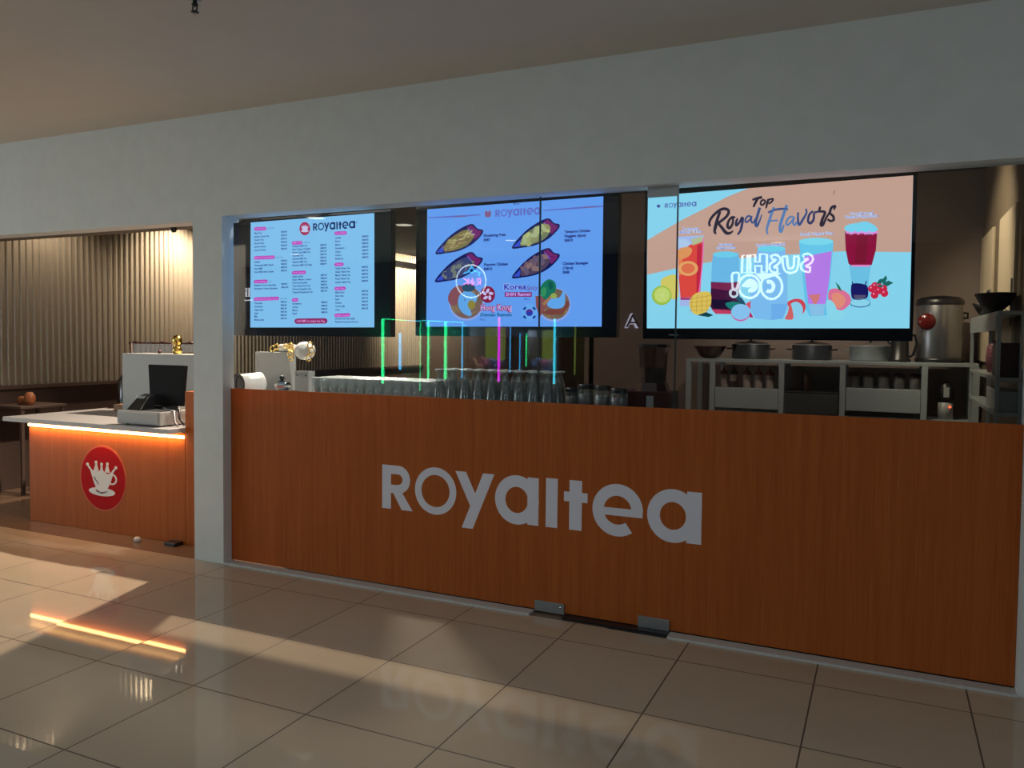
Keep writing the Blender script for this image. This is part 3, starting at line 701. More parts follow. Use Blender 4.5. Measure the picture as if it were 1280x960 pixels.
S3(k1, [(1075, 205), (1020, 235), (1010, 290), (1050, 300), (1085, 255), (1080, 210)], 6, INKD)
S3(k1, [(1150, 195), (1125, 270), (1105, 365)], (7, 8, 4), INKD); S3(k1, [(1150, 210), (1225, 195), (1215, 235), (1150, 285)], 6, INKD)
S3(k1, [(115, 680), (95, 630), (130, 540), (220, 440), (330, 375), (420, 385), (440, 440), (400, 510), (330, 570), (255, 625)], (7, 9, 8), INKD)
S3(k1, [(290, 420), (245, 540), (210, 680), (190, 770), (215, 820)], (8, 11, 6), INKD)
S3(k1, [(255, 625), (330, 720), (400, 800), (470, 800), (520, 760)], (8, 11, 4), INKD)
S3(k1, [(560, 530), (500, 520), (440, 590), (420, 680), (455, 715), (500, 660), (520, 580), (500, 530)], (6, 9, 6), INKD)
S3(k1, [(600, 540), (570, 620), (580, 665), (640, 600), (680, 510)], (6, 8, 6), (40, 44, 80)); S3(k1, [(695, 520), (680, 640), (650, 760), (600, 830)], (8, 8, 6), (50, 58, 104))
S3(k1, [(830, 500), (770, 510), (735, 580), (760, 610), (820, 560), (850, 500)], 6, BLU1); S3(k1, [(850, 500), (840, 580), (870, 620), (930, 540)], 6, BLU1)
S3(k1, [(995, 350), (950, 500), (920, 620), (940, 680), (990, 590), (1030, 470)], (8, 9, 3), BLU1)
S3(k2, [(130, 395), (240, 350), (370, 335), (450, 345)], (6, 7, 6), BLU1); S3(k2, [(225, 310), (180, 430), (140, 560), (110, 660), (125, 745)], (8, 8, 5), BLU2)
S3(k2, [(120, 540), (200, 525), (290, 520)], 5, BLU2)
S3(k2, [(430, 275), (380, 420), (330, 580), (320, 680), (345, 700), (385, 590)], (9, 9, 5), BLU2)
S3(k2, [(530, 455), (460, 480), (420, 560), (450, 590), (520, 520), (550, 460)], 6, BLU2); S3(k2, [(550, 460), (530, 560), (560, 595), (590, 540)], 6, BLU2)
S3(k2, [(610, 390), (610, 520), (630, 590), (690, 500), (745, 400), (735, 330)], (6, 8, 5), BLU1)
S3(k2, [(850, 370), (790, 430), (770, 530), (810, 565), (860, 500), (870, 400), (950, 380)], (6, 8, 6), (50, 58, 104))
S3(k2, [(965, 300), (955, 370), (1040, 390), (1000, 500), (975, 590), (1010, 590), (1060, 480), (1130, 370)], (7, 9, 6), INKD)
S3(k2, [(1215, 290), (1150, 310), (1120, 400), (1170, 450), (1180, 510), (1130, 530), (1080, 500)], (8, 8, 7), INKD)
S3(k2, [(1215, 290), (1180, 350)], 6, INKD); S3(k2, [(1195, 45), (1172, 100)], (2, 4, 2), (100, 80, 90))
LB = (84, 104, 216); WL = (214, 226, 255)
def lab(ls, x, y, w):
    for i, t in enumerate(ls):
        s3.text(t, x + (i == 0 and len(ls) > 1) * w * .15, y + i * 15, 11, WL, 9, w=w * (.7 if (i == 0 and len(ls) > 1) else 1), bold=.10)
        s3.text(t, x + (i == 0 and len(ls) > 1) * w * .15, y + i * 15, 11, LB, 10, w=w * (.7 if (i == 0 and len(ls) > 1) else 1), bold=.0)
lab(['Lemon', 'Black Tea'], 212, 312, 100); lab(['Lychee', 'Cappuccino'], 375, 382, 88); lab(['Lychee Yogurt'], 552, 384, 130); lab(['Peach Yogurt Tea'], 748, 336, 145); lab(['Cranberry', 'Yogurt Smoothie'], 945, 245, 152)
# lemons and lime
s3.blob([(128, 540), (150, 518), (200, 516), (204, 612), (160, 610), (136, 580)], (226, 214, 110), 2); s3.ell(132, 602, 44, 43, (168, 204, 80), 3); s3.ell(134, 600, 35, 34, (206, 226, 120), 4)
for i in range(6): a = i * PI / 3; s3.stroke([(134, 600), (134 + 32 * math.cos(a), 600 + 31 * math.sin(a))], 1.5, (226, 240, 170), 5, False)
# iced lemon tea
s3.poly([(202, 340), (320, 335), (316, 430), (300, 620), (280, 650), (215, 650), (206, 560)], (176, 196, 250), 2)
s3.poly([(206, 400), (320, 350), (316, 440), (302, 610), (216, 612), (208, 520)], (236, 78, 70), 3)
s3.poly([(204, 350), (240, 352), (262, 372), (240, 392), (206, 388)], (186, 216, 250), 4); s3.poly([(262, 352), (318, 338), (318, 362), (270, 380)], (190, 200, 160), 4)
s3.blob([(206, 400), (245, 385), (268, 400), (250, 430), (208, 440)], (240, 160, 100), 4); s3.poly([(206, 420), (226, 440), (214, 520), (206, 500)], (244, 140, 84), 4)
s3.ell(250, 482, 44, 33, (246, 176, 110), 5); s3.ell(250, 482, 30, 22, (240, 120, 84), 6)
s3.poly([(290, 380), (312, 370), (304, 560), (286, 600)], (206, 44, 72), 4); s3.stroke([(318, 345), (312, 470), (296, 610)], 5, (246, 120, 200), 5); s3.rect(216, 612, 298, 622, (170, 60, 130), 4)
# mango
s3.blob([(256, 650), (262, 615), (290, 590), (335, 585), (352, 600), (348, 650), (320, 680), (280, 686)], (236, 206, 96), 5)
for i in range(4): s3.stroke([(268 + i * 22, 600), (262 + i * 24, 680)], 2.2, (200, 150, 70), 6); s3.stroke([(258, 618 + i * 17), (350, 602 + i * 22)], 2.2, (200, 150, 70), 6)
s3.poly([(290, 690), (330, 676), (362, 690), (340, 698)], (20, 70, 80), 5)
# iced coffee
s3.poly([(362, 415), (472, 412), (478, 450), (478, 660), (360, 672), (348, 640), (352, 540), (356, 450)], (116, 196, 246), 2)
s3.ell(415, 420, 56, 14, (120, 220, 252), 3)
s3.poly([(352, 542), (430, 545), (478, 540), (478, 672), (440, 684), (362, 672), (348, 650)], (70, 22, 62), 4); s3.poly([(350, 545), (480, 545), (480, 575), (420, 580), (352, 570)], (130, 40, 84), 5)
s3.poly([(352, 620), (440, 622), (440, 660), (362, 660)], (30, 16, 50), 5); s3.poly([(352, 662), (370, 664), (440, 668), (440, 685), (372, 684)], (206, 66, 104), 6)
# lychee with leaf, milky cup
s3.poly([(560, 395), (680, 392), (690, 500), (692, 660), (670, 705), (610, 712), (548, 704), (524, 660), (530, 520)], (134, 200, 255), 3); s3.ell(620, 394, 62, 14, (118, 226, 252), 4)
s3.poly([(620, 640), (690, 640), (672, 704), (620, 712)], (120, 186, 252), 4)
s3.blob([(415, 640), (440, 630), (470, 632), (505, 645), (470, 660), (440, 664)], (30, 130, 124), 7); s3.blob([(455, 605), (480, 608), (500, 630), (505, 650), (480, 636)], (36, 84, 110), 7)
s3.poly([(505, 640), (528, 626), (526, 664)], (226, 84, 110), 6); s3.poly([(524, 670), (540, 700), (522, 700)], (190, 40, 110), 6)
s3.ell(483, 680, 42, 37, (214, 108, 180), 7); s3.ell(483, 675, 42, 35, (146, 208, 255), 8)
s3.blob([(690, 640), (720, 618), (756, 622), (772, 650), (762, 680), (735, 690)], (222, 74, 90), 5); s3.ell(728, 668, 32, 38, (150, 220, 252), 6)
s3.blob([(702, 636), (712, 660), (716, 706), (680, 706), (692, 680)], (226, 106, 110), 7)
# peach drink
s3.poly([(742, 360), (896, 360), (884, 500), (866, 690), (790, 695), (772, 660), (756, 500)], (110, 208, 250), 2); s3.poly([(764, 430), (888, 405), (878, 520), (860, 640), (784, 640), (770, 520)], (196, 132, 246), 4)
s3.ell(818, 362, 76, 16, (134, 232, 255), 4); s3.poly([(745, 362), (894, 362), (888, 410), (764, 434)], (112, 214, 252), 3); s3.poly([(784, 600), (838, 596), (830, 622), (812, 650), (800, 622)], (226, 130, 130), 5)
s3.poly([(786, 640), (858, 640), (852, 690), (796, 692)], (150, 206, 248), 5)
# peaches
s3.blob([(872, 592), (890, 572), (930, 576), (966, 600), (972, 632), (948, 660), (920, 668), (880, 640)], (236, 120, 160), 5); s3.blob([(888, 600), (920, 590), (950, 620), (930, 655), (900, 650)], (244, 150, 130), 6)
s3.poly([(904, 542), (922, 560), (934, 584), (918, 576)], (30, 120, 90), 6); s3.blob([(862, 634), (880, 622), (900, 640), (912, 664), (940, 672), (946, 696), (912, 712), (874, 700)], (150, 230, 252), 7)
# berry smoothie
s3.poly([(965, 470), (1062, 470), (1052, 540), (1060, 650), (970, 650), (976, 540)], (118, 206, 244), 2)
s3.poly([(946, 318), (1090, 318), (1084, 400), (1066, 466), (1056, 470), (974, 470), (962, 460), (950, 400)], (150, 22, 66), 3); s3.poly([(1000, 340), (1050, 340), (1040, 460), (990, 460)], (132, 26, 56), 4)
s3.blob([(944, 305), (960, 288), (1000, 280), (1040, 274), (1080, 292), (1090, 312), (1060, 330), (1010, 322), (970, 330)], (128, 224, 255), 5)
for i in range(9): s3.ell(958 + i * 16, 322 + (i % 2) * 4, 8, 6, (240, 150, 236), 6)
s3.poly([(974, 466), (1060, 466), (1054, 474), (980, 474)], (246, 140, 210), 5)
s3.blob([(974, 560), (990, 548), (1030, 552), (1048, 566), (1046, 610), (1010, 622), (978, 612)], (28, 28, 104), 5); s3.stroke([(985, 560), (978, 540)], 4, (28, 28, 104), 5); s3.stroke([(1035, 560), (1042, 538)], 5, (28, 28, 104), 5)
s3.poly([(984, 600), (1040, 600), (1036, 616), (990, 618)], (90, 84, 120), 6); s3.ell(1014, 636, 46, 20, (70, 130, 180), 4); s3.ell(1014, 634, 43, 17, (150, 226, 252), 5)
# cranberries
for x, y in ((1066, 572), (1080, 560), (1098, 580), (1118, 572), (1078, 600), (1122, 592), (1095, 562)): s3.ell(x, y, 17, 17, (214, 40, 76), 6); s3.ell(x - 4, y - 5, 4, 4, (250, 150, 190), 7)
for pts in ([(1084, 552), (1100, 530), (1124, 526), (1110, 548)], [(1108, 540), (1128, 512), (1134, 528), (1122, 550)], [(1110, 550), (1140, 536), (1162, 546), (1134, 562)], [(1080, 556), (1118, 556), (1110, 568)]): s3.poly(pts, (30, 108, 104), 8)

def c2(px0, py0, px1, py1):
    a = at(px0, py0, TVY); b = at(px1, py1, TVY); return a.x, a.z, b.x, b.z
a = c2(313.2, 409.2, 467.9, 266.5); television('leftmost hanging television showing the blue price list', a, .165, .108, s1)
a = c2(533.2, 408.3, 753.5, 245.5); television('middle hanging television showing the food menu with ramen bowls', a, .060, .075, s2)
a = c2(808.2, 410.4, 1141.0, 219.0); t3 = television('rightmost hanging television showing the Top Royal Flavors drinks poster', a, .004, .006, s3)
b = MB(); b.box(a[0] + .12, a[0] + .17, TVY - .0065, TVY - .004, a[1] - .036, a[1] - .031, mat('grey_print', (.25, .27, .3), .5)); part(b, 'maker_mark', t3)

# ---------------------------------------------------------------- glassware and machines on the worktop
WZ = 1.081
tm = thing('glass_tumbler', 'short clear glass tumbler in the crowded tray rows left of the tall glasses', 'glass', (0, 0, 0), 0, 'short tumblers on the worktop')
b = MB(); b.lathe([(0, .004), (.025, .004), (.026, .012), (.030, .150), (.0315, .150), (.0265, 0), (0, 0)], M_WARE, (0, 0, 0), 16); b.build('body', tm)
b = MB(); b.lathe([(.0285, .150), (.0303, .1545), (.0325, .150), (.0303, .146), (.0285, .150)], M_RIM, (0, 0, 0), 16); b.build('rim', tm)
tall = thing('tall_glass', 'tall clear sundae glass stood upside down on the worktop', 'glass', (0, 0, 0), 0, 'tall upturned glasses on the worktop')
b = MB(); b.lathe([(.042, 0), (.040, .03), (.034, .10), (.024, .165), (.014, .196), (.010, .208), (.026, .220), (.031, .226), (.026, .229), (0, .229)], M_WARE, (0, 0, 0), 18)
b.lathe([(.040, .001), (.038, .03), (.032, .10), (.022, .16), (0, .175)], M_WARE, (0, 0, 0), 18); b.build('bowl', tall)
b = MB(); b.lathe([(.024, .221), (.0315, .226), (.026, .2295), (.012, .231), (0, .2315)], M_RIM, (0, 0, 0), 18); b.build('foot', tall)
first = True; n = 0
for r in range(4):
    for k in range(13):
        p = (-3.325 + k * .0695 + (r % 2) * .01, 4.20 + r * .078, WZ)
        if first: tm.location = p; first = False
        else: dup(tm, p)
first = True
for r in range(3):
    for k in range(9):
        p = (-2.41 + k * .0875 + (r % 2) * .012, 4.20 + r * .092, WZ)
        if first: tall.location = p; first = False
        else: dup(tall, p)
# storage jars with black lids
M_GREYJ = mat('grey_content', (.16, .15, .15), .6)
for i, (x, y, h, lb) in enumerate(((-1.62, 4.36, .125, 'black lidded jar right beside the tall upturned glasses'), (-1.52, 4.30, .15, 'black lidded storage jar, second from the tall glasses'),
                    (-1.405, 4.25, .15, 'black lidded storage jar, third from the tall glasses'), (-1.305, 4.22, .14, 'black lidded storage jar nearest the blender base'))):
    j = thing('storage_jar', lb, 'jar', (x, y, WZ), 0, 'lidded jars beside the blender')
    b = MB(); b.lathe([(0, 0), (.044, 0), (.048, .008), (.048, h * .85), (.040, h)], M_WARE, (0, 0, 0), 18); b.lathe([(0, .004), (.043, .006), (.043, h * .7), (0, h * .7)], M_GREYJ, (0, 0, 0), 18); b.build('body', j)
    b = MB(); b.lathe([(.046, h - .012), (.047, h + .006), (.044, h + .012), (0, h + .012)], M_BLACK, (0, 0, 0), 18); b.build('lid', j)
# blender
bl = thing('blender', 'tall brown jug blender on a dark red base standing on the worktop', 'blender', (-1.19, 4.50, WZ))
b = MB(); b.box(-.165, .125, -.10, .10, 0, .130, M_DKRED); b.build('base', bl, .008)
def frust(mb, z0, z1, r0, r1, M, seg=4):
    vs = []; 
    for z, r in ((z0, r0), (z1, r1)):
        for i in range(8):
            a = 2 * PI * i / 8 + PI / 8; k = r / max(abs(math.cos(a)), abs(math.sin(a))) * .96 if i % 1 == 0 else r
            vs.append((r * (1.08 if math.cos(a) > 0 else -1.08) * (1 if abs(math.cos(a)) > .5 else .5), r * (1 if math.sin(a) > 0 else -1) * (1 if abs(math.sin(a)) > .5 else .5), z))
    mb.add(vs, [(i, (i + 1) % 8, 8 + (i + 1) % 8, 8 + i) for i in range(8)] + [tuple(range(8))[::-1], tuple(range(8, 16))], M)
b = MB(); frust(b, .130, .175, .082, .070, M_DKRED); b.build('collar', bl)
b = MB(); frust(b, .175, .375, .060, .070, M_BROWNG); b.build('jug', bl)
b = MB(); frust(b, .176, .26, .055, .059, M_DKRED); b.build('contents', bl)
for dx in (-.02, .02):
    b = MB(); b.box(dx - .003, dx + .003, -.073, -.066, .18, .37, M_DKRED); b.build('rib', bl)
b = MB(); frust(b, .375, .392, .082, .078, M_BLACK); b.build('lid', bl, .003)
b = MB(); b.box(-.01, .03, -.102, -.1, .03, .105, M_GREYW); b.build('care_sticker', bl)
# left end: grey box, white grinder, jug, cups
o = MB().box(-4.075, -3.765, 4.46, 4.53, WZ, 1.384, M_GREYW).build('white_dispenser_box', bevel=.004); tag(o, 'tall light grey box on the worktop beside the pillar, jug lying on its top', 'appliance')
gr = thing('horizontal_grinder', 'white barrel-shaped appliance with a black open end beside the pillar', 'appliance', (-3.945, 4.27, WZ), math.radians(72))
gr.scale = (.85, .95, 1)
b = MB(); b.lathe([(.062, -.115), (.071, -.105), (.074, -.04), (.078, .03), (.080, .07), (.045, .10), (0, .105)], M_WHITE, (.02, 0, .086), 28, 'x'); b.build('barrel', gr)
b = MB(); b.lathe([(.062, -.115), (.066, -.118), (.070, -.112), (.056, -.09), (0, -.07)], M_BLACK, (.02, 0, .086), 28, 'x'); b.build('end_opening', gr)
b = MB(); b.box(-.09, .12, -.075, .075, 0, .012, M_WHITE); b.box(-.05, .09, -.04, .04, .01, .03, M_WHITE); b.build('stand', gr, .003)
o = MB().box(-3.635, -3.52, 4.36, 4.43, WZ, 1.262, M_GREYW); o.lathe([(0, 0), (.006, 0), (.006, .004), (0, .004)], M_BLACK, (-3.615, 4.356, 1.235), 8, 'y'); o.lathe([(0, 0), (.006, 0), (.006, .004), (0, .004)], M_BLACK, (-3.54, 4.356, 1.235), 8, 'y')
tag(o.build('white_toaster', bevel=.010), 'rounded white box appliance with two black studs left of the tumbler rows', 'appliance')
jg = thing('porcelain_jug', 'white porcelain jug with gold ring trim lying on the tall grey box', 'jug', (-3.76, 4.50, 1.386))
b = MB(); b.lathe([(0, -.12), (.025, -.12), (.028, -.04), (.022, .02), (0, .02)], M_WHITE, (0, 0, .03), 20, 'x'); b.build('neck', jg)
b = MB(); b.lathe([(0, -.06), (.035, -.06), (.060, -.02), (.064, .02), (.048, .06), (.020, .085), (0, .09)], M_WHITE, (.13, -.05, .012), 24, 'x'); b.build('body', jg)
def gring(c, R, ax):
    pts = []
    for i in range(14):
        t = 2 * PI * i / 14; u, v = R * math.cos(t), R * math.sin(t)
        pts.append((c[0] + u, c[1], c[2] + v) if ax == 0 else (c[0] + u * .4, c[1] + u, c[2] + v))
    b = MB(); b.tube(pts, .0045, M_GOLD, 6, True); b.build('gold_ring', jg)
for c, R in (((-.165, -.03, .022), .020), ((-.13, -.03, .036), .018), ((-.02, -.03, .040), .016), ((.02, -.06, .034), .022), ((.05, -.09, .020), .020), ((.055, -.10, -.012), .022), ((.058, -.10, .045), .018), ((.215, -.09, .052), .020), ((.228, -.09, .010), .024), ((.200, -.09, -.036), .020), ((.06, -.1, -.04), .018), ((-.05, -.03, .042), .014)): gring(c, R, 0)
tp = thing('silver_sugar_bowl', 'small silver lidded bowl on a saucer in front of the tall grey box', 'bowl', (-3.60, 4.20, WZ))
tp.scale = (1.35, 1.35, 1.05)
b = MB(); b.lathe([(0, .03), (.075, .045), (.08, .052), (.03, .062), (0, .062)], M_CHROME, (0, 0, 0), 20); b.lathe([(0, 0), (.03, 0), (.02, .035), (0, .035)], M_CHROME, (0, 0, 0), 16); b.build('saucer', tp)
b = MB(); b.lathe([(0, .06), (.03, .062), (.042, .085), (.036, .105), (.02, .118), (0, .12)], M_CHROME, (0, 0, 0), 20); b.build('bowl', tp)
b = MB(); b.lathe([(0, .118), (.008, .12), (.014, .135), (.010, .148), (0, .15)], M_BLACK, (-.005, 0, 0), 12); b.build('knob', tp)
tr = thing('glass_tray', 'long white plastic tray under the short tumblers on the worktop', 'tray', (-2.9, 4.3, 1.0801))
b = MB(); b.box(-3.42, -2.36, 4.155, 4.475, 1.0801, 1.0808, M_WHITE); part(b, 'base', tr)
tall_tray = None
# ---------------------------------------------------------------- kitchen at the back
KY = 7.25
rk = thing('steel_rack', 'long stainless steel shelving rack along the kitchen back wall', 'rack', (-.3, 7.5, 0))
part(MB().box(-1.62, .665, KY, 7.80, 1.305, 1.335, M_STEEL), 'top_shelf', rk, .003)
for x in (-1.595, -1.385, -.80, -.315, .29, .65):
    for y in (KY + .02, 7.77): part(MB().box(x - .022, x + .022, y - .02, y + .02, 0, 1.305, M_STEEL), 'post', rk)
part(MB().box(-1.36, -.825, KY + .012, KY + .03, .905, 1.085, M_STEEL), 'drawer_front', rk, .003)
part(MB().box(-.29, .265, KY + .012, KY + .03, .925, 1.115, M_STEEL), 'drawer_front', rk, .003)
part(MB().box(-1.40, .665, KY + .05, 7.80, .86, .88, M_STEEL), 'lower_shelf', rk)
part(MB().box(-1.36, -.825, KY + .032, 7.7, 1.06, 1.08, M_STEEL), 'inner_shelf', rk)
part(MB().box(-.29, .265, KY + .032, 7.7, 1.09, 1.11, M_STEEL), 'inner_shelf', rk)
M_SAUCE = [mat('dark_sauce', (.02, .008, .008), .4), mat('pale_sauce', (.30, .24, .22), .4)]
M_REDCAP = mat('red_cap', (.10, .02, .02), .4)
spots = [(-1.30, 1, 'squeeze bottle by the left post of the rack'), (-1.215, 0, 'squeeze bottle half full of dark sauce on the rack'), (-1.10, 1, 'pale squeeze bottle right of the dark sauce bottle'), (-1.00, 1, 'pale squeeze bottle second right of the dark sauce bottle'), (-.905, 1, 'squeeze bottle beside the middle rack post')]
for x, k, lb in spots:
    q = thing('squeeze_bottle', lb, 'bottle', (x, KY + .10, 1.0805), 0, 'squeeze bottles on the rack')
    b = MB(); b.lathe([(0, 0), (.034, 0), (.036, .01), (.036, .11), (.028, .125)], M_SAUCE[1], (0, 0, 0), 16)
    if k == 0: b.lathe([(.0365, .002), (.037, .055), (.0365, .06)], M_SAUCE[0], (0, 0, 0), 16)
    b.build('bottle_body', q)
    b = MB(); b.lathe([(.036, .115), (.036, .14), (.018, .152), (.009, .16), (.004, .195), (0, .195)], M_REDCAP if k == 1 else M_BLACK, (0, 0, 0), 16); b.build('nozzle_cap', q)
for i in range(5):
    q = thing('syrup_tub', 'dark lidded tub in the row on the rack below the steel pots', 'tub', (-.235 + i * .115, KY + .11, 1.1105), 0, 'dark lidded tubs on the rack')
    b = MB(); b.lathe([(0, 0), (.040, 0), (.045, .09), (.040, .10)], M_GREYJ, (0, 0, 0), 16); b.build('tub_body', q)
    b = MB(); b.lathe([(.048, .098), (.048, .125), (.02, .135), (0, .135)], M_DKRED, (0, 0, 0), 16); b.build('lid', q)
o = MB().box(-.77, -.345, KY - .02, 7.6, .882, 1.055, mat('dark_appliance', (.05, .052, .05), .35)); o.box(-.77, -.345, KY - .02, 7.6, 1.056, 1.072, M_BLACK)
tag(o.build('food_warmer', bevel=.006), 'dark square food warmer between the middle posts of the steel rack', 'appliance')
b = MB(); b.lathe([(0, 0), (.028, 0), (.030, .14), (.022, .15), (0, .15)], mat('brown_bottle', (.10, .045, .03), .4), (0, 0, 0), 14)
tag(b.build('brown_shaker', loc=(-.60, KY + .1, 1.0725)), 'small brown shaker standing on the dark food warmer', 'shaker')
# pots on the shelf
def pot(x, r, h, lab, dark, y=7.50, name='cooking_pot', lid=True, knob=True):
    q = thing(name, lab, 'pot', (x, y, 1.336))
    M = mat('dark_pot_steel', (.10, .105, .12), .18, metal=1) if dark else M_STEEL
    b = MB(); b.lathe([(0, 0), (r - .01, 0), (r, .012), (r, h), (r + .006, h + .004), (r - .002, h + .006)], M, (0, 0, 0), 32); b.build('pot_body', q)
    if lid:
        b = MB(); b.lathe([(r, h + .004), (r * .8, h + .020), (r * .3, h + .036), (0, h + .038)], M if dark else M_GLASS, (0, 0, 0), 32)
        b.lathe([(r + .002, h + .002), (r + .004, h + .008), (r - .004, h + .008)], M_STEEL, (0, 0, 0), 32); b.build('lid', q)
    if knob:
        b = MB(); b.lathe([(0, h + .036), (.010, h + .037), (.010, h + .055), (.045, h + .058), (.045, h + .066), (0, h + .07)], M_BLACK, (0, 0, 0), 16); b.build('lid_knob', q)
    for s in (-1, 1):
        b = MB(); b.tube([(s * r, -.04, h * .7), (s * (r + .04), -.03, h * .72), (s * (r + .04), .03, h * .72), (s * r, .04, h * .7)], .006, M); b.build('handle', q)
    return q
pot(-1.095, .165, .125, 'dark steel pot at the left of the rack top', True)
pot(-.58, .165, .125, 'dark steel pot in the middle of the rack top', True)
pot(-.115, .165, .120, 'glass-lidded steel pot with a black knob beside the coffee kettle', False)
b = MB(); b.lathe([(0, 0), (.05, 0), (.09, .02), (.14, .10), (.145, .11), (.135, .11), (.08, .025), (0, .012)], M_DKRED, (0, 0, 0), 24)
tag(b.build('mixing_bowl', loc=(-1.44, 7.42, 1.336)), 'dark red mixing bowl at the far left end of the kitchen rack', 'bowl')
ke = thing('electric_kettle', 'dark kettle with curved handle on the rack beside the big boiler', 'kettle', (.105, 7.36, 1.336))
b = MB(); b.lathe([(0, 0), (.085, 0), (.085, .02), (.07, .03), (.065, .19), (.055, .22), (0, .235)], M_BLACK, (0, 0, 0), 24); b.build('kettle_body', ke)
b = MB(); b.tube([(.05, 0, .21), (.11, 0, .22), (.125, 0, .15), (.10, 0, .06), (.07, 0, .04)], .011, M_BLACK); b.build('handle', ke)
b = MB(); b.tube([(-.06, 0, .15), (-.10, 0, .19), (-.125, 0, .21)], [.022, .014, .010], M_BLACK); b.build('spout', ke)
bo = thing('water_boiler', 'big cylindrical steel water boiler with dark lid on the kitchen rack', 'boiler', (.395, 7.48, 1.336))
b = MB(); b.lathe([(0, 0), (.165, 0), (.170, .02), (.170, .47), (.165, .48)], mat('boiler_steel', (.30, .30, .32), .3, metal=.85), (0, 0, 0), 36); b.build('tank', bo)
b = MB(); b.lathe([(.174, .465), (.176, .50), (.15, .525), (.06, .54), (0, .545)], M_BLACK, (0, 0, 0), 36); b.build('lid', bo)
b = MB(); b.lathe([(.171, .0), (.176, .0), (.176, .035), (.171, .035)], M_BLACK, (0, 0, 0), 36); b.build('base_ring', bo)
b = MB(); b.lathe([(0, -.02), (.06, -.018), (.07, 0), (0, .006)], mat('red_panel', (.13, .010, .010), .2), (-.095, -.15, .33), 24, 'y'); b.build('control_panel', bo)
b = MB(); b.tube([(.17, 0, .40), (.20, 0, .40), (.20, 0, .36), (.17, 0, .36)], .009, M_BLACK); b.build('side_handle', bo)
cm = thing('coffee_flask', 'small dark round flask standing in the right bay of the rack', 'flask', (.45, KY + .12, .8805))
b = MB(); b.lathe([(0, 0), (.055, 0), (.055, .13), (.04, .14)], M_GREYW, (0, 0, 0), 20); b.build('flask_base', cm)
b = MB(); b.lathe([(.04, .13), (.060, .16), (.062, .24), (.045, .29), (0, .31)], M_BLACK, (0, 0, 0), 20); b.build('flask_top', cm)
b = MB(); b.box(-.02, .02, -.064, -.058, .18, .26, M_GREYW); b.build('gauge', cm)
b = MB(); b.lathe([(0, -.003), (.010, -.003), (.010, 0), (0, 0)], glow('red_pilot_lamp', (255, 90, 50), 2.5), (.028, -.058, .105), 10, 'y'); b.build('pilot_lamp', cm)
# right wall: pale panels and shelving
for i, (y0, y1) in enumerate(((6.98, 7.78), (5.82, 6.60), (4.66, 5.44))):
    lb = ('tall cream wall panel in the far corner of the kitchen', 'tall cream wall panel, middle one of the right wall', 'tall cream wall panel on the right wall nearest the glass')[i]
    w_ = thing('wall_cabinet_door', lb, 'panel', (.71, (y0 + y1) / 2, 1.2), 0, 'cream panels on the right wall')
    part(MB().box(.700, .719, y0, y1, 1.35, 2.36, M_CREAM), 'panel', w_, .003)
    part(MB().box(.690, .700, y0 + .02, y0 + .035, 1.6, 1.9, M_STEELD), 'pull_handle', w_)
sh = thing('side_shelf_unit', 'steel shelf unit against the right wall with a wok on top', 'shelf', (.60, 6.2, 0))
for z in (1.66, 1.28, 1.08, .75):
    part(MB().box(.575, .712, 5.35, 6.95, z, z + .022, M_STEEL if z != 1.28 else M_GREYW), 'shelf_board', sh, .002)
for x in (.585, .70):
    for y in (5.37, 6.93): part(MB().box(x - .010, x + .010, y - .014, y + .014, 0, 1.66, M_STEEL), 'post', sh)
part(MB().box(.566, .574, 5.36, 6.90, 1.57, 1.66, M_STEEL), 'fascia', sh)
b = MB(); b.lathe([(0, 0), (.05, .002), (.13, .05), (.175, .11), (.182, .115), (.17, .112), (.12, .055), (0, .012)], M_BLACK, (0, 0, 0), 30)
wk = thing('wok', 'big black wok resting on top of the right shelf unit', 'wok', (.60, 5.75, 1.683))
wk.scale = (.62, 1.15, 1); b.build('pan', wk)
b = MB(); b.tube([(0, .17, .105), (0, .28, .135), (0, .36, .15)], .013, M_BLACK); b.build('handle', wk)
b = MB(); b.lathe([(0, 0), (.03, .002), (.06, .05), (.082, .09), (.075, .09), (0, .012)], M_BLACK, (0, 0, 0), 26)
tag(b.build('black_pan', loc=(.625, 6.55, 1.683)), 'smaller black pan behind the wok on the shelf unit', 'pan')
b = MB(); b.lathe([(0, 0), (.05, .01), (.062, .08), (.055, .17), (.02, .21), (0, .215)], mat('pink_plastic_bag', (.30, .10, .13), .4, bump=.6, nscale=(14, 14, 14)), (0, 0, 0), 16)
tag(b.build('pink_bag', loc=(.645, 6.00, 1.3025)), 'pink plastic bag sitting on the middle board of the shelf unit', 'bag')
b = MB(); b.box(.60, .70, 5.45, 5.80, 1.3025, 1.50, M_DKRED); tag(b.build('dark_crate', bevel=.006), 'dark red crate beside the pink bag on the shelf unit', 'crate')
b = MB()
for i in range(8): b.lathe([(.055, .004 + i * .022), (.064, .010 + i * .022), (.064, .018 + i * .022), (.055, .024 + i * .022)], M_STEELD, (0, 0, 0), 22)
b.lathe([(0, 0), (.055, 0), (.055, .19), (0, .19)], M_STEELD, (0, 0, 0), 22)
tag(b.build('stacked_cup_lids', loc=(.645, 5.50, .7725)), 'ribbed stack of grey cup lids on the lowest visible shelf board', 'stack of lids')
b = MB(); b.box(.60, .70, 5.45, 6.05, 1.1025, 1.22, M_GREYW); tag(b.build('pale_container', bevel=.006), 'pale rectangular container on the shelf board under the pink bag', 'container')
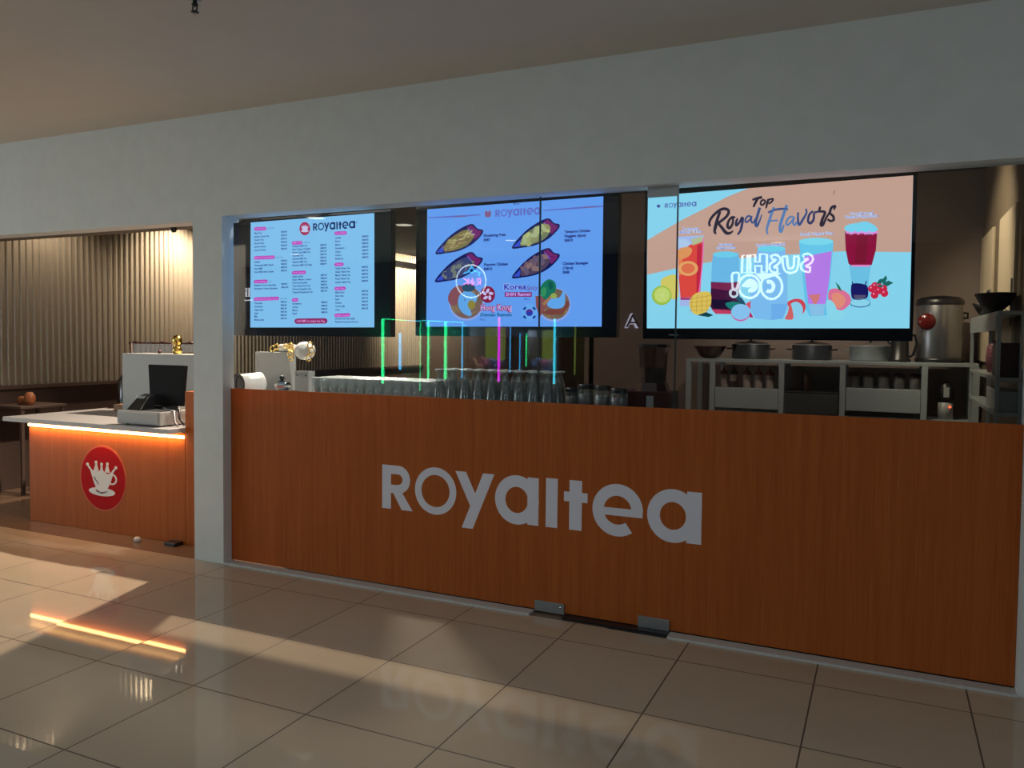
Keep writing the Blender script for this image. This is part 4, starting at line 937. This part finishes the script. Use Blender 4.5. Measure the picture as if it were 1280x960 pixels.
# illuminated wall letters
M_LET = mat('dark_violet_letter', (.05, .03, .05), .3); M_LEDGE2 = glow('letter_edge_light', (210, 200, 225), .55)
wl = thing('wall_lettering', 'dark capital letters with lit edges spelling the shop name on the back wall', 'sign', (-1.9, 7.84, 1.68))
def wall_letter(ch, px, py, hpx, wpx):
    s = Screen(7.835, 0, 0, 1)
    s.text(ch, px, py, hpx, (210, 200, 225), 0, w=wpx, bold=.045)
    b = MB(); b.v, b.f, b.m, b.s, b.mats = s.mb.v, s.mb.f, s.mb.m, s.mb.s, [M_LEDGE2]
    s2_ = Screen(7.81, 0, 0, 1); s2_.text(ch, px, py, hpx, (1, 1, 1), 0, w=wpx, bold=.0)
    o0 = len(b.v); b.v += s2_.mb.v; b.mats.append(M_LET)
    for f in s2_.mb.f: b.f.append([o0 + i for i in f]); b.m.append(1); b.s.append(False)
    part(b, 'letter', wl)
for ch, x, w_ in (('Y', 748, 19), ('A', 782, 18)): wall_letter(ch, x, 409 if ch == 'A' else 408, 17, w_)

# ---------------------------------------------------------------- corridor ceiling fittings
M_LENS = glow('lamp_lens', (255, 246, 225), 7)
for i, (x, y, lb, r) in enumerate(((-9.4, -3.2, 'recessed round downlight at the far left of the corridor ceiling', .085), (-5.0, -2.66, 'recessed round downlight in the middle of the corridor ceiling', .085), (-1.45, -4.25, 'recessed round downlight before the sushi sign', .085), (-5.6, -.73, 'wide recessed downlight near the shop front', .11), (-6.27, .19, 'wide recessed downlight nearest the shop entrance', .11))):
    d = thing('corridor_downlight', lb, 'downlight', (x, y, 2.93), 0, 'round corridor downlights')
    b = MB(); b.lathe([(r + .012, 0), (r + .012, -.006), (r, -.008), (r, 0)], M_WHITE, (0, 0, 0), 28); b.build('trim_ring', d)
    b = MB(); b.lathe([(0, -.003), (r, -.003)], M_LENS, (0, 0, 0), 28); b.build('lens', d)
M_LENS2 = glow('shop_lamp_lens', (255, 220, 170), 6)
for x, y, lb in ((-4.56, 5.41, 'ceiling spot over the entrance counter'), (-7.22, 5.30, 'ceiling spot beside the fluted wall nearest the entrance'), (-7.15, 6.95, 'ceiling spot halfway along the fluted wall'), (-6.85, 11.4, 'ceiling spot at the far end of the fluted wall'), (-.6, 6.6, 'ceiling spot over the kitchen rack'), (-.25, 6.3, 'ceiling spot aimed at the cream panels'), (-3.0, 4.62, 'ceiling spot above the glassware on the worktop')):
    d = thing('ceiling_spot', lb, 'spotlight', (x, y, 2.95), 0, 'ceiling spots inside the shop')
    b = MB(); b.lathe([(0, 0), (.05, 0), (.05, -.07), (.045, -.07), (.042, -.05), (0, -.05)], M_BLACK, (0, 0, 0), 20); b.build('housing', d)
    b = MB(); b.lathe([(0, -.052), (.040, -.052)], M_LENS2, (0, 0, 0), 20); b.build('lens', d)
sp = thing('fire_sprinkler', 'small dark fire sprinkler hanging from the corridor ceiling', 'sprinkler', (-2.70, 2.60, 2.93))
b = MB(); b.lathe([(0, 0), (.030, 0), (.026, -.006), (0, -.006)], M_STEELD, (0, 0, 0), 18); b.build('escutcheon', sp)
b = MB(); b.lathe([(.009, -.004), (.009, -.022), (.014, -.024), (.012, -.034), (0, -.034)], M_BLACK, (0, 0, 0), 14); b.tube([(-.012, 0, -.03), (-.013, 0, -.045), (0, 0, -.055)], .003, M_BLACK); b.tube([(.012, 0, -.03), (.013, 0, -.045), (0, 0, -.055)], .003, M_BLACK); b.build('frame', sp)
b = MB(); b.lathe([(0, -.054), (.017, -.056), (.017, -.059), (0, -.060)], M_BLACK, (0, 0, 0), 16); b.build('deflector', sp)

# ---------------------------------------------------------------- across the corridor (seen mirrored in the glass)
OY = 12.1; RY = 2 * GY - OY     # apparent and true depth of the opposite shops
def opp(px, py): p = at(px, py, OY); return (p.x, RY, p.z)
M_NW = glow('white_neon', (225, 245, 255), 9)
M_NG = glow('green_neon', (40, 255, 150), 11); M_NB = glow('blue_neon', (60, 190, 255), 10); M_NM = glow('magenta_neon', (230, 40, 240), 10)
M_NC = glow('cyan_neon', (70, 225, 255), 9); M_NP = glow('pink_neon', (255, 110, 220), 10)
sg = thing('sushi_neon_sign', 'white neon SUSHI GO sign on the shop front across the corridor', 'neon sign', (-1.6, RY, 2.3))
q3 = lambda x, y: (905 + x * .10417, 305 + y * .10417)
def outline(path, w, closed_path=False, caps=True):
    n = len(path); lt, rt = [], []
    for i in range(n):
        a = path[max(i - 1, 0)]; b = path[min(i + 1, n - 1)]; dx, dy = b[0] - a[0], b[1] - a[1]; d = math.hypot(dx, dy) or 1
        lt.append((path[i][0] - dy / d * w, path[i][1] + dx / d * w)); rt.append((path[i][0] + dy / d * w, path[i][1] - dx / d * w))
    return lt + rt[::-1]
def neon(paths, nm='neon_tube', r=.017, M=None):
    b = MB()
    for pts in paths: b.tube([opp(*q3(*p)) for p in pts], r, M or M_NW, 6, True)
    part(b, nm, sg)
Sp = cat([(620, 150), (570, 165), (565, 215), (620, 235), (655, 270), (640, 320), (560, 325)], False, 3)
def S_path(x0, x1, y0, y1):   # mirrored S
    w, h = x1 - x0, y1 - y0
    return cat([(x0 + .12 * w, y0 + .10 * h), (x0 + .60 * w, y0), (x0 + .95 * w, y0 + .22 * h), (x0 + .60 * w, y0 + .46 * h), (x0 + .15 * w, y0 + .62 * h), (x0 + .20 * w, y0 + .92 * h), (x0 + .85 * w, y0 + .98 * h)], False, 3)
neon([outline(S_path(945, 1045, 145, 310), 30)]); neon([outline(S_path(565, 655, 155, 318), 28)])
neon([outline(cat([(730, 150), (735, 250), (760, 310), (800, 320), (845, 305), (865, 250), (868, 150)], False, 3), 27)])
neon([[(315, 130), (375, 130), (375, 215), (430, 212), (430, 122), (515, 122), (515, 340), (450, 340), (450, 262), (375, 262), (375, 345), (315, 345)]])
neon([[(222, 135), (285, 135), (280, 345), (215, 345)]])
neon([[(570 + 128 * math.cos(t), 512 + 148 * math.sin(t)) for t in [2 * PI * i / 30 for i in range(30)]]])
neon([[(305 + 128 * math.cos(t), 510 + 138 * math.sin(t)) for t in [2 * PI * i / 30 for i in range(30)]]])
neon([cat([(140, 345), (180, 360), (170, 470), (150, 535), (110, 535), (100, 470), (98, 365)], True, 3)])
neon([[(118 + 44 * math.cos(t), 590 + 44 * math.sin(t)) for t in [2 * PI * i / 18 for i in range(18)]]])
b = MB(); 
for q in ring(545, 510, 72, 82, 45, -PI * .72, PI * .72, 20):
    b.add([opp(*q3(*p)) for p in q], [(0, 1, 2, 3)], glow('sign_face', (235, 248, 255), 8))
part(b, 'letter_face', sg)
b = MB(); b.add([opp(*q3(*p)) for p in cat([(215, 505), (250, 455), (300, 420), (360, 425), (405, 480), (400, 540), (350, 580), (290, 575), (300, 540), (330, 520), (270, 520)], True, 4)], [tuple(range(44))], MATS['sign_face']); part(b, 'letter_face', sg)
for pts, w in (([(340, 245), (420, 350), (520, 372)], 12),): 
    b = MB(); b.add([opp(*q3(*p)) for p in [(370, 352), (520, 350), (700, 352), (640, 372), (450, 440), (415, 400)]], [tuple(range(6))], MATS['sign_face']); part(b, 'letter_face', sg)
part(MB().box(-2.35, -.85, RY - .14, RY - .06, 1.60, 2.90, M_OPP), 'backing', sg)
kr = thing('grill_neon_sign', 'round neon sign with blue roof line and pink lettering across the corridor', 'neon sign', (-6.34, RY, 2.45))
b = MB(); b.tube([opp(589 + 18.5 * math.cos(t), 351.5 + 20.5 * math.sin(t)) for t in [2 * PI * i / 36 for i in range(36)]], .010, M_NW, 6, True); part(b, 'neon_ring', kr)
b = MB(); b.tube([opp(579.5, 342), opp(585, 340), opp(589.5, 333), opp(594, 339), opp(600, 341), opp(598, 345)], .014, M_NB); b.tube([opp(589.5 + 3 * math.cos(t), 338 + 3 * math.sin(t)) for t in [PI / 4 * i for i in range(8)]], .010, M_NB, 6, True); part(b, 'neon_roof', kr)
def nl(paths): 
    b = MB()
    for p in paths: b.tube([opp(*q) for q in p], .013, M_NP)
    part(b, 'neon_letter', kr)
nl([[(585.5, 348), (585.5, 356)], [(579.5, 348), (585.3, 352), (579.5, 356)]])
nl([[(593, 356), (588.5, 350), (590.5, 348), (592, 350), (588, 354), (590, 356), (593, 353)]])
nl([[(600.5, 348), (600.5, 356)], [(600.5, 348), (596, 349), (596, 351.5), (600.5, 352.5), (595.5, 356)]])
part(MB().box(-6.68, -6.0, RY - .14, RY - .06, 2.1, 2.8, M_OPP), 'backing', kr)
# claw machines
M_PLUSH = [mat('plush_white', (.7, .7, .75), .9, emit=(.5, .55, .7), estr=0), mat('plush_blue', (.15, .3, .6), .9), mat('plush_brown', (.3, .16, .08), .9), mat('plush_pink', (.6, .2, .3), .9)]
M_CAB = mat('machine_black', (.02, .02, .03), .3)
def claw(x0, x1, ztop, zfloor, strips, lit, label, post):
    """strips: list of (x px, material, radius, z top, z bottom)"""
    r = thing('claw_machine', label, 'claw machine', ((x0 + x1) / 2, RY - .3, 0), 0, 'claw machines across the corridor')
    part(MB().box(x0, x1, RY - .70, RY - .02, 0, zfloor, M_CAB), 'base_cabinet', r, .01)
    part(MB().box(x0, x1, RY - .70, RY - .02, ztop - .10, ztop, M_CAB), 'canopy', r, .01)
    part(MB().box(x0 + .02, x1 - .02, RY - .06, RY - .04, ztop - .19, ztop - .10, M_CAB), 'fascia', r)
    part(MB().box(x0, x1, RY - .70, RY - .68, zfloor, ztop - .1, glow('lime_backlit_poster', (165, 188, 84), 2.3) if lit else mat('teal_backdrop', (.10, .20, .20), .7)), 'back_panel', r)
    if post:
        part(MB().box(x0 + .01, x0 + post[0], RY - .66, RY - .045, zfloor, ztop - .1, M_CAB), 'side_post', r, .004)
        part(MB().box(x1 - post[1], x1 - .01, RY - .66, RY - .045, zfloor, ztop - .1, M_CAB), 'side_post', r, .004)
    part(MB().box(x0 + .01, x1 - .01, RY - .035, RY - .03, zfloor, ztop - .1, M_GLASS), 'glass_pane', r)
    if lit:
        part(MB().box(x0 + .1, x1 - .1, RY - .60, RY - .3, ztop - .115, ztop - .102, glow('machine_lamp', (255, 250, 220), 3)), 'light_panel', r)
        pl = bpy.data.lights.new('machine_light', 'POINT'); pl.energy = 150; pl.color = (.85, .95, 1); pl.shadow_soft_size = .02
        po = bpy.data.objects.new('machine_light', pl); COL.objects.link(po); po.location = ((x0 + x1) / 2, RY - .14, ztop - .16)
        rnd = random.Random(int(x0 * 100)); k = 0
        for i in range(9):
            for j in range(2):
                b = MB(); rr = rnd.uniform(.055, .085); M = M_PLUSH[rnd.randrange(4)]
                c = (x0 + .09 + (i % 5) * (x1 - x0 - .18) / 4 + rnd.uniform(-.02, .02), RY - .2 - .2 * j - rnd.uniform(0, .08), zfloor + rr * .9 + (.10 if i > 4 else 0) + rnd.uniform(0, .05))
                b.lathe([(0, -rr), (rr * .7, -rr * .7), (rr, 0), (rr * .7, rr * .7), (0, rr)], M, c, 12)
                b.lathe([(0, -rr * .5), (rr * .5, 0), (0, rr * .5)], M, (c[0], c[1] + rr * .8, c[2] + rr * .5), 8)
                part(b, 'plush_toy', r); k += 1
    if not lit: part(MB().box(x0 + .1, x1 - .1, RY - .60, RY - .3, ztop - .115, ztop - .102, glow('teal_machine_lamp', (90, 220, 215), 5)), 'light_panel', r)
    b = MB(); b.tube([((x0 + x1) / 2, RY - .35, ztop - .1), ((x0 + x1) / 2, RY - .35, ztop - .25)], .012, M_CHROME); b.tube([((x0 + x1) / 2 - .05, RY - .35, ztop - .34), ((x0 + x1) / 2, RY - .35, ztop - .25), ((x0 + x1) / 2 + .05, RY - .35, ztop - .34)], .008, M_CHROME); part(b, 'claw', r)
    for (xp, M, rad, ya, yb_) in strips:
        a = opp(xp, ya); c = opp(xp, yb_); a = (a[0], RY, a[2]); c = (a[0], RY, c[2])
        bb = MB(); bb.tube([c, a], rad, M, 6); part(bb, 'neon_strip', r)
    return r
def hstrip(r, pts, M, rad=.007):
    bb = MB(); bb.tube([opp(*p) for p in pts], rad, M, 6); part(bb, 'neon_strip', r)
c1 = claw(-8.16, -7.25, 1.86, .70, [(478.5, M_NG, .027, 399, 479), (500, M_NB, .024, 416, 462), (525.5, M_NG, .005, 402, 488)], False, 'claw machine with a bright green corner strip, leftmost in the reflection', 0)
hstrip(c1, [(478.5, 398.5), (508, 400.5)], M_NG); hstrip(c1, [(508, 400.5), (526, 401.5)], M_NB)
c2_ = claw(-7.20, -6.50, 1.82, .80, [(535.5, M_NG, .018, 401, 474), (557, M_NG, .025, 402, 474), (578, M_NB, .011, 403, 472)], False, 'claw machine with twin green strips, second from the left in the reflection', 0)
hstrip(c2_, [(528, 400.5), (557, 402), (579, 403)], M_NC, .008)
c3 = claw(-6.47, -5.62, 1.86, .90, [(624, M_NM, .020, 396, 477), (638, M_NB, .007, 409, 466)], True, 'lit claw machine with a magenta strip, third in the reflection', (.07, .10))
c4 = claw(-5.58, -4.72, 1.82, .90, [(650, M_NB, .006, 417, 462), (658, M_NG, .007, 417, 458), (693.5, M_NC, .019, 398, 480)], True, 'lit claw machine with a cyan strip, rightmost in the reflection', (.27, .12))

wt = thing('white_letter_sign', 'small white lit shop sign across the corridor, glinting left of the price list', 'sign', opp(310, 366))
for pts, rad in (([(308, 360), (308, 371)], .016), ([(311.5, 360), (311.5, 371)], .016), ([(306, 375.5), (315, 375)], .010)):
    b = MB(); b.tube([opp(*p) for p in pts], rad, glow('soft_white_sign', (225, 225, 240), 7), 6); part(b, 'lit_letter', wt)
part(MB().box(opp(300, 366)[0], opp(335, 366)[0], RY - .12, RY - .06, 2.0, 2.6, M_OPP), 'backing', wt)
dc = thing('security_camera', 'small black dome camera under the dark shade beam above the entrance counter', 'camera', at(217, 287, 4.23)[:2] + (2.262,))
b = MB(); b.lathe([(0, 0), (.022, 0), (.024, -.012), (0, -.013)], M_BLACK, (0, 0, 0), 18); b.build('mount', dc)
b = MB(); b.lathe([(.020, -.012), (.019, -.024), (.010, -.034), (0, -.036)], M_SCRBLK, (0, 0, 0), 18); b.build('dome', dc)
